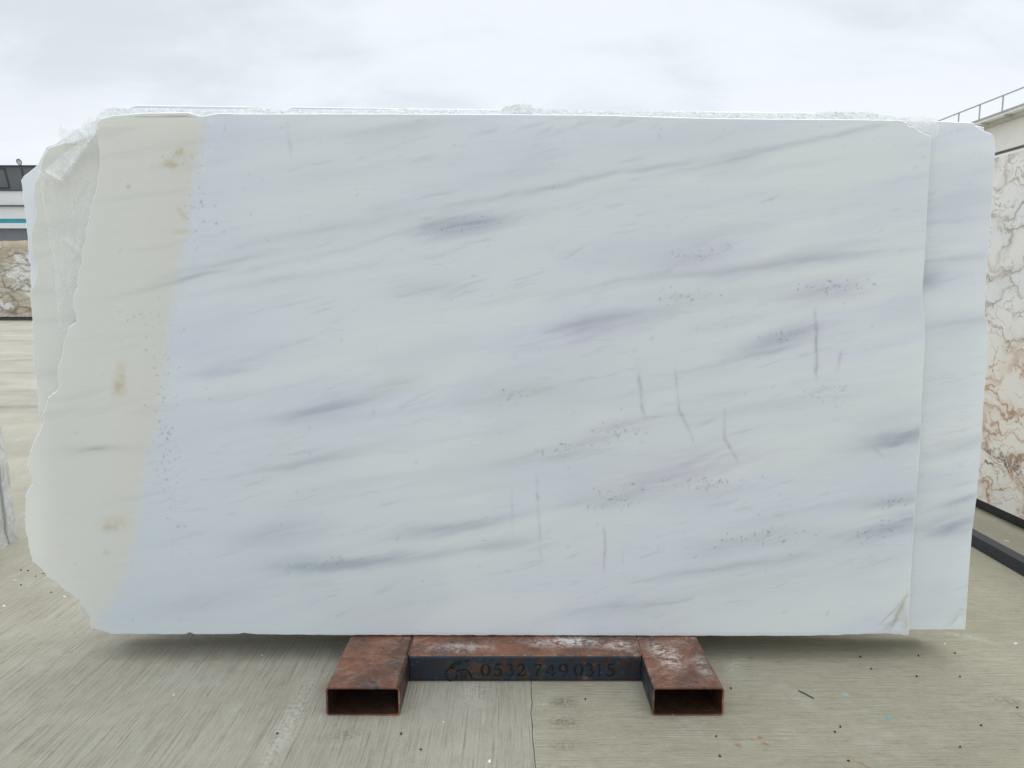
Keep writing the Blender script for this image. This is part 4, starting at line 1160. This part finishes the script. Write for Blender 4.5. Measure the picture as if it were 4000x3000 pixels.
for k in range(NZ + 1):
    z = SH * k / NZ
    for a in range(NA):
        t = a / NA * 4; side, q = int(t), t % 1
        w_, dpt = 1.1, 0.95
        # walk: rear right -> front right -> front left -> rear left
        x, y = [(0, -dpt * q), (-w_ * q, -dpt), (-w_, -dpt * (1 - q)), (-w_ * (1 - q), 0)][side]
        tz = z / SH
        px_ = x + corner(z) * (1 if side in (0,) else (1 - q if side == 1 else (q if side == 3 else 0)))
        bul = 0.05 * math.sin(math.pi * q) * (1 - tz * .4)
        nx_, ny_ = [(1, 0), (0, -1), (-1, 0), (0, 1)][side]
        cr = (0.020 * mnoise.noise((px_ * 4, y * 4, z * 3)) + 0.014 * mnoise.noise((px_ * 11, y * 11, z * 9)) + 0.03 * (1 - 2 * abs(mnoise.noise((px_ * 6, y * 6, z * 5 + 4)))) * max(0, 1 - tz * 3)) * (0.25 + .75 * min(1, 6 * min(q, 1 - q)))
        v.append((px_ + nx_ * (bul + cr) * (1 if side != 0 else .8), y + ny_ * (bul + cr), max(0.0, z + (0.012 * mnoise.noise((px_ * 9, y * 9, 2)) if k else 0.0))))
    if k:
        for a in range(NA):
            b_ = (a + 1) % NA
            f.append(((k - 1) * NA + a, k * NA + a, k * NA + b_, (k - 1) * NA + b_))
f.append(tuple(NZ * NA + a for a in range(NA))[::-1])
pydata('cloth', v, f, m_sack, sk, smooth=True)
bm = bmesh.new()
for k in range(0, NZ):
    a = Vector(v[k * NA + 2]); b_ = Vector(v[(k + 1) * NA + 2])
    add_rod(bm, a + Vector((.004, 0, 0)), b_ + Vector((.004, 0, 0)), 0.007, 6)
from_bm('seam', bm, m_seam, sk)

# ------------------------------------------------------------------ litter on the concrete
m_chip = plain('white_chip', (0.80, 0.80, 0.77), 0.6, 0.05, 40)
m_crumb = plain('dark_crumb', (0.035, 0.028, 0.022), 0.9, 0.2, 40)
m_bluechip = plain('blue_paint_chip', (0.02, 0.42, 0.58), 0.4, 0.1, 40)
m_flake = plain('rust_flake', (0.22, 0.085, 0.03), 0.9, 0.2, 40)
def crumb(name, px_, py_, L, W, hgt, mat, ang, label, cat, group, seed):
    rnd = random.Random(seed); bm = bmesh.new(); n = 7
    L, W = L * .72, W * .72
    lo = [bm.verts.new((L * math.cos(2 * math.pi * k / n) * rnd.uniform(.7, 1.1), W * math.sin(2 * math.pi * k / n) * rnd.uniform(.7, 1.1), 0)) for k in range(n)]
    hi = [bm.verts.new((q.co.x * .7, q.co.y * .7, hgt * rnd.uniform(.7, 1.2))) for q in lo]
    bm.faces.new(lo[::-1]); bm.faces.new(hi)
    for k in range(n): bm.faces.new((lo[k], lo[(k + 1) % n], hi[(k + 1) % n], hi[k]))
    o = from_bm(name, bm, mat)
    p = on_z(px_, py_); o.location = (p.x, p.y, 0.0005); o.rotation_euler = (0, 0, R(ang))
    return tag(o, label, cat, group)
chips = [(252, 2332, .013, .006, 'white stone chip on the concrete just below the chipped lower left corner of the slab'),
         (16, 2369, .012, .007, 'white stone chip on the concrete at the far left edge of the photo'),
         (1912, 2976, .007, .010, 'white pointed stone chip at the bottom edge left of the concrete joint'),
         (1732, 2822, .005, .004, 'tiny white crumb on the concrete between the rack feet, left of the joint'),
         (3968, 2516, .014, .006, 'white stone chip at the right edge of the photo right of the slab corner'),
         (3932, 2114, .020, .007, 'white sliver on the concrete behind the dark square tube'),
         (3690, 2517, .008, .005, 'small pale chip right of the lower corner of the second slab'),
         (3820, 1972, .030, .010, 'pale splinter in the shade below the veined slab'),
         (680, 2716, .006, .006, 'tiny white crumb on the concrete left of the rack'),
         (1024, 2560, .006, .004, 'tiny white crumb in the shade below the left half of the slab'),
         (58, 2268, .014, .004, 'thin pale sliver on the concrete left of the slab near the sack')]
for k, (a, b_, L, W, lb) in enumerate(chips):
    crumb('stone_chip', a, b_, L, W, .004, m_chip, random.uniform(-40, 20), lb, 'stone chip', 'pale chips scattered on the concrete', k)
dk = [(82, 2228), (110, 2230), (140, 2252), (193, 2257), (82, 2286), (200, 2315), (2855, 2690), (3360, 2567), (3403, 2614), (3588, 2563), (3580, 2643), (3730, 2553), (3750, 2645), (3282, 2841), (3261, 2860), (3832, 2835), (3974, 2765), (2798, 2878), (2812, 2955), (3314, 2973), (3750, 2919), (1567, 2868), (1644, 2929), (1083, 2867), (2287, 2732)]
for k, (a, b_) in enumerate(dk):
    crumb('dark_crumb', a, b_, .0065 if k != 21 else .012, .0045, .004, m_crumb, (k * 47) % 180, 'tiny dark crumb scattered on the pale concrete', 'crumb', 'dark crumbs scattered on the concrete', 50 + k)
crumb('paint_chip', 3472, 2803, .016, .009, .002, m_bluechip, -55, 'bright blue paint chip on the concrete at lower right', 'paint chip', None, 200)
crumb('rust_flake', 172, 2240, .016, .004, .003, m_flake, 12, 'rust brown flake on the concrete left of the slab corner', 'rust flake', None, 201)
bm = bmesh.new()
tw = [on_z(3120, 2700), on_z(3150, 2716), on_z(3178, 2731)]
for a, b_ in zip(tw, tw[1:]): add_rod(bm, a - tw[0] + Vector((0, 0, .003)), b_ - tw[0] + Vector((0, 0, .003)), .0018, 6)
o = from_bm('twig', bm, m_crumb); o.location = tw[0]
tag(o, 'thin brown twig on the concrete right of the right rack foot', 'twig')
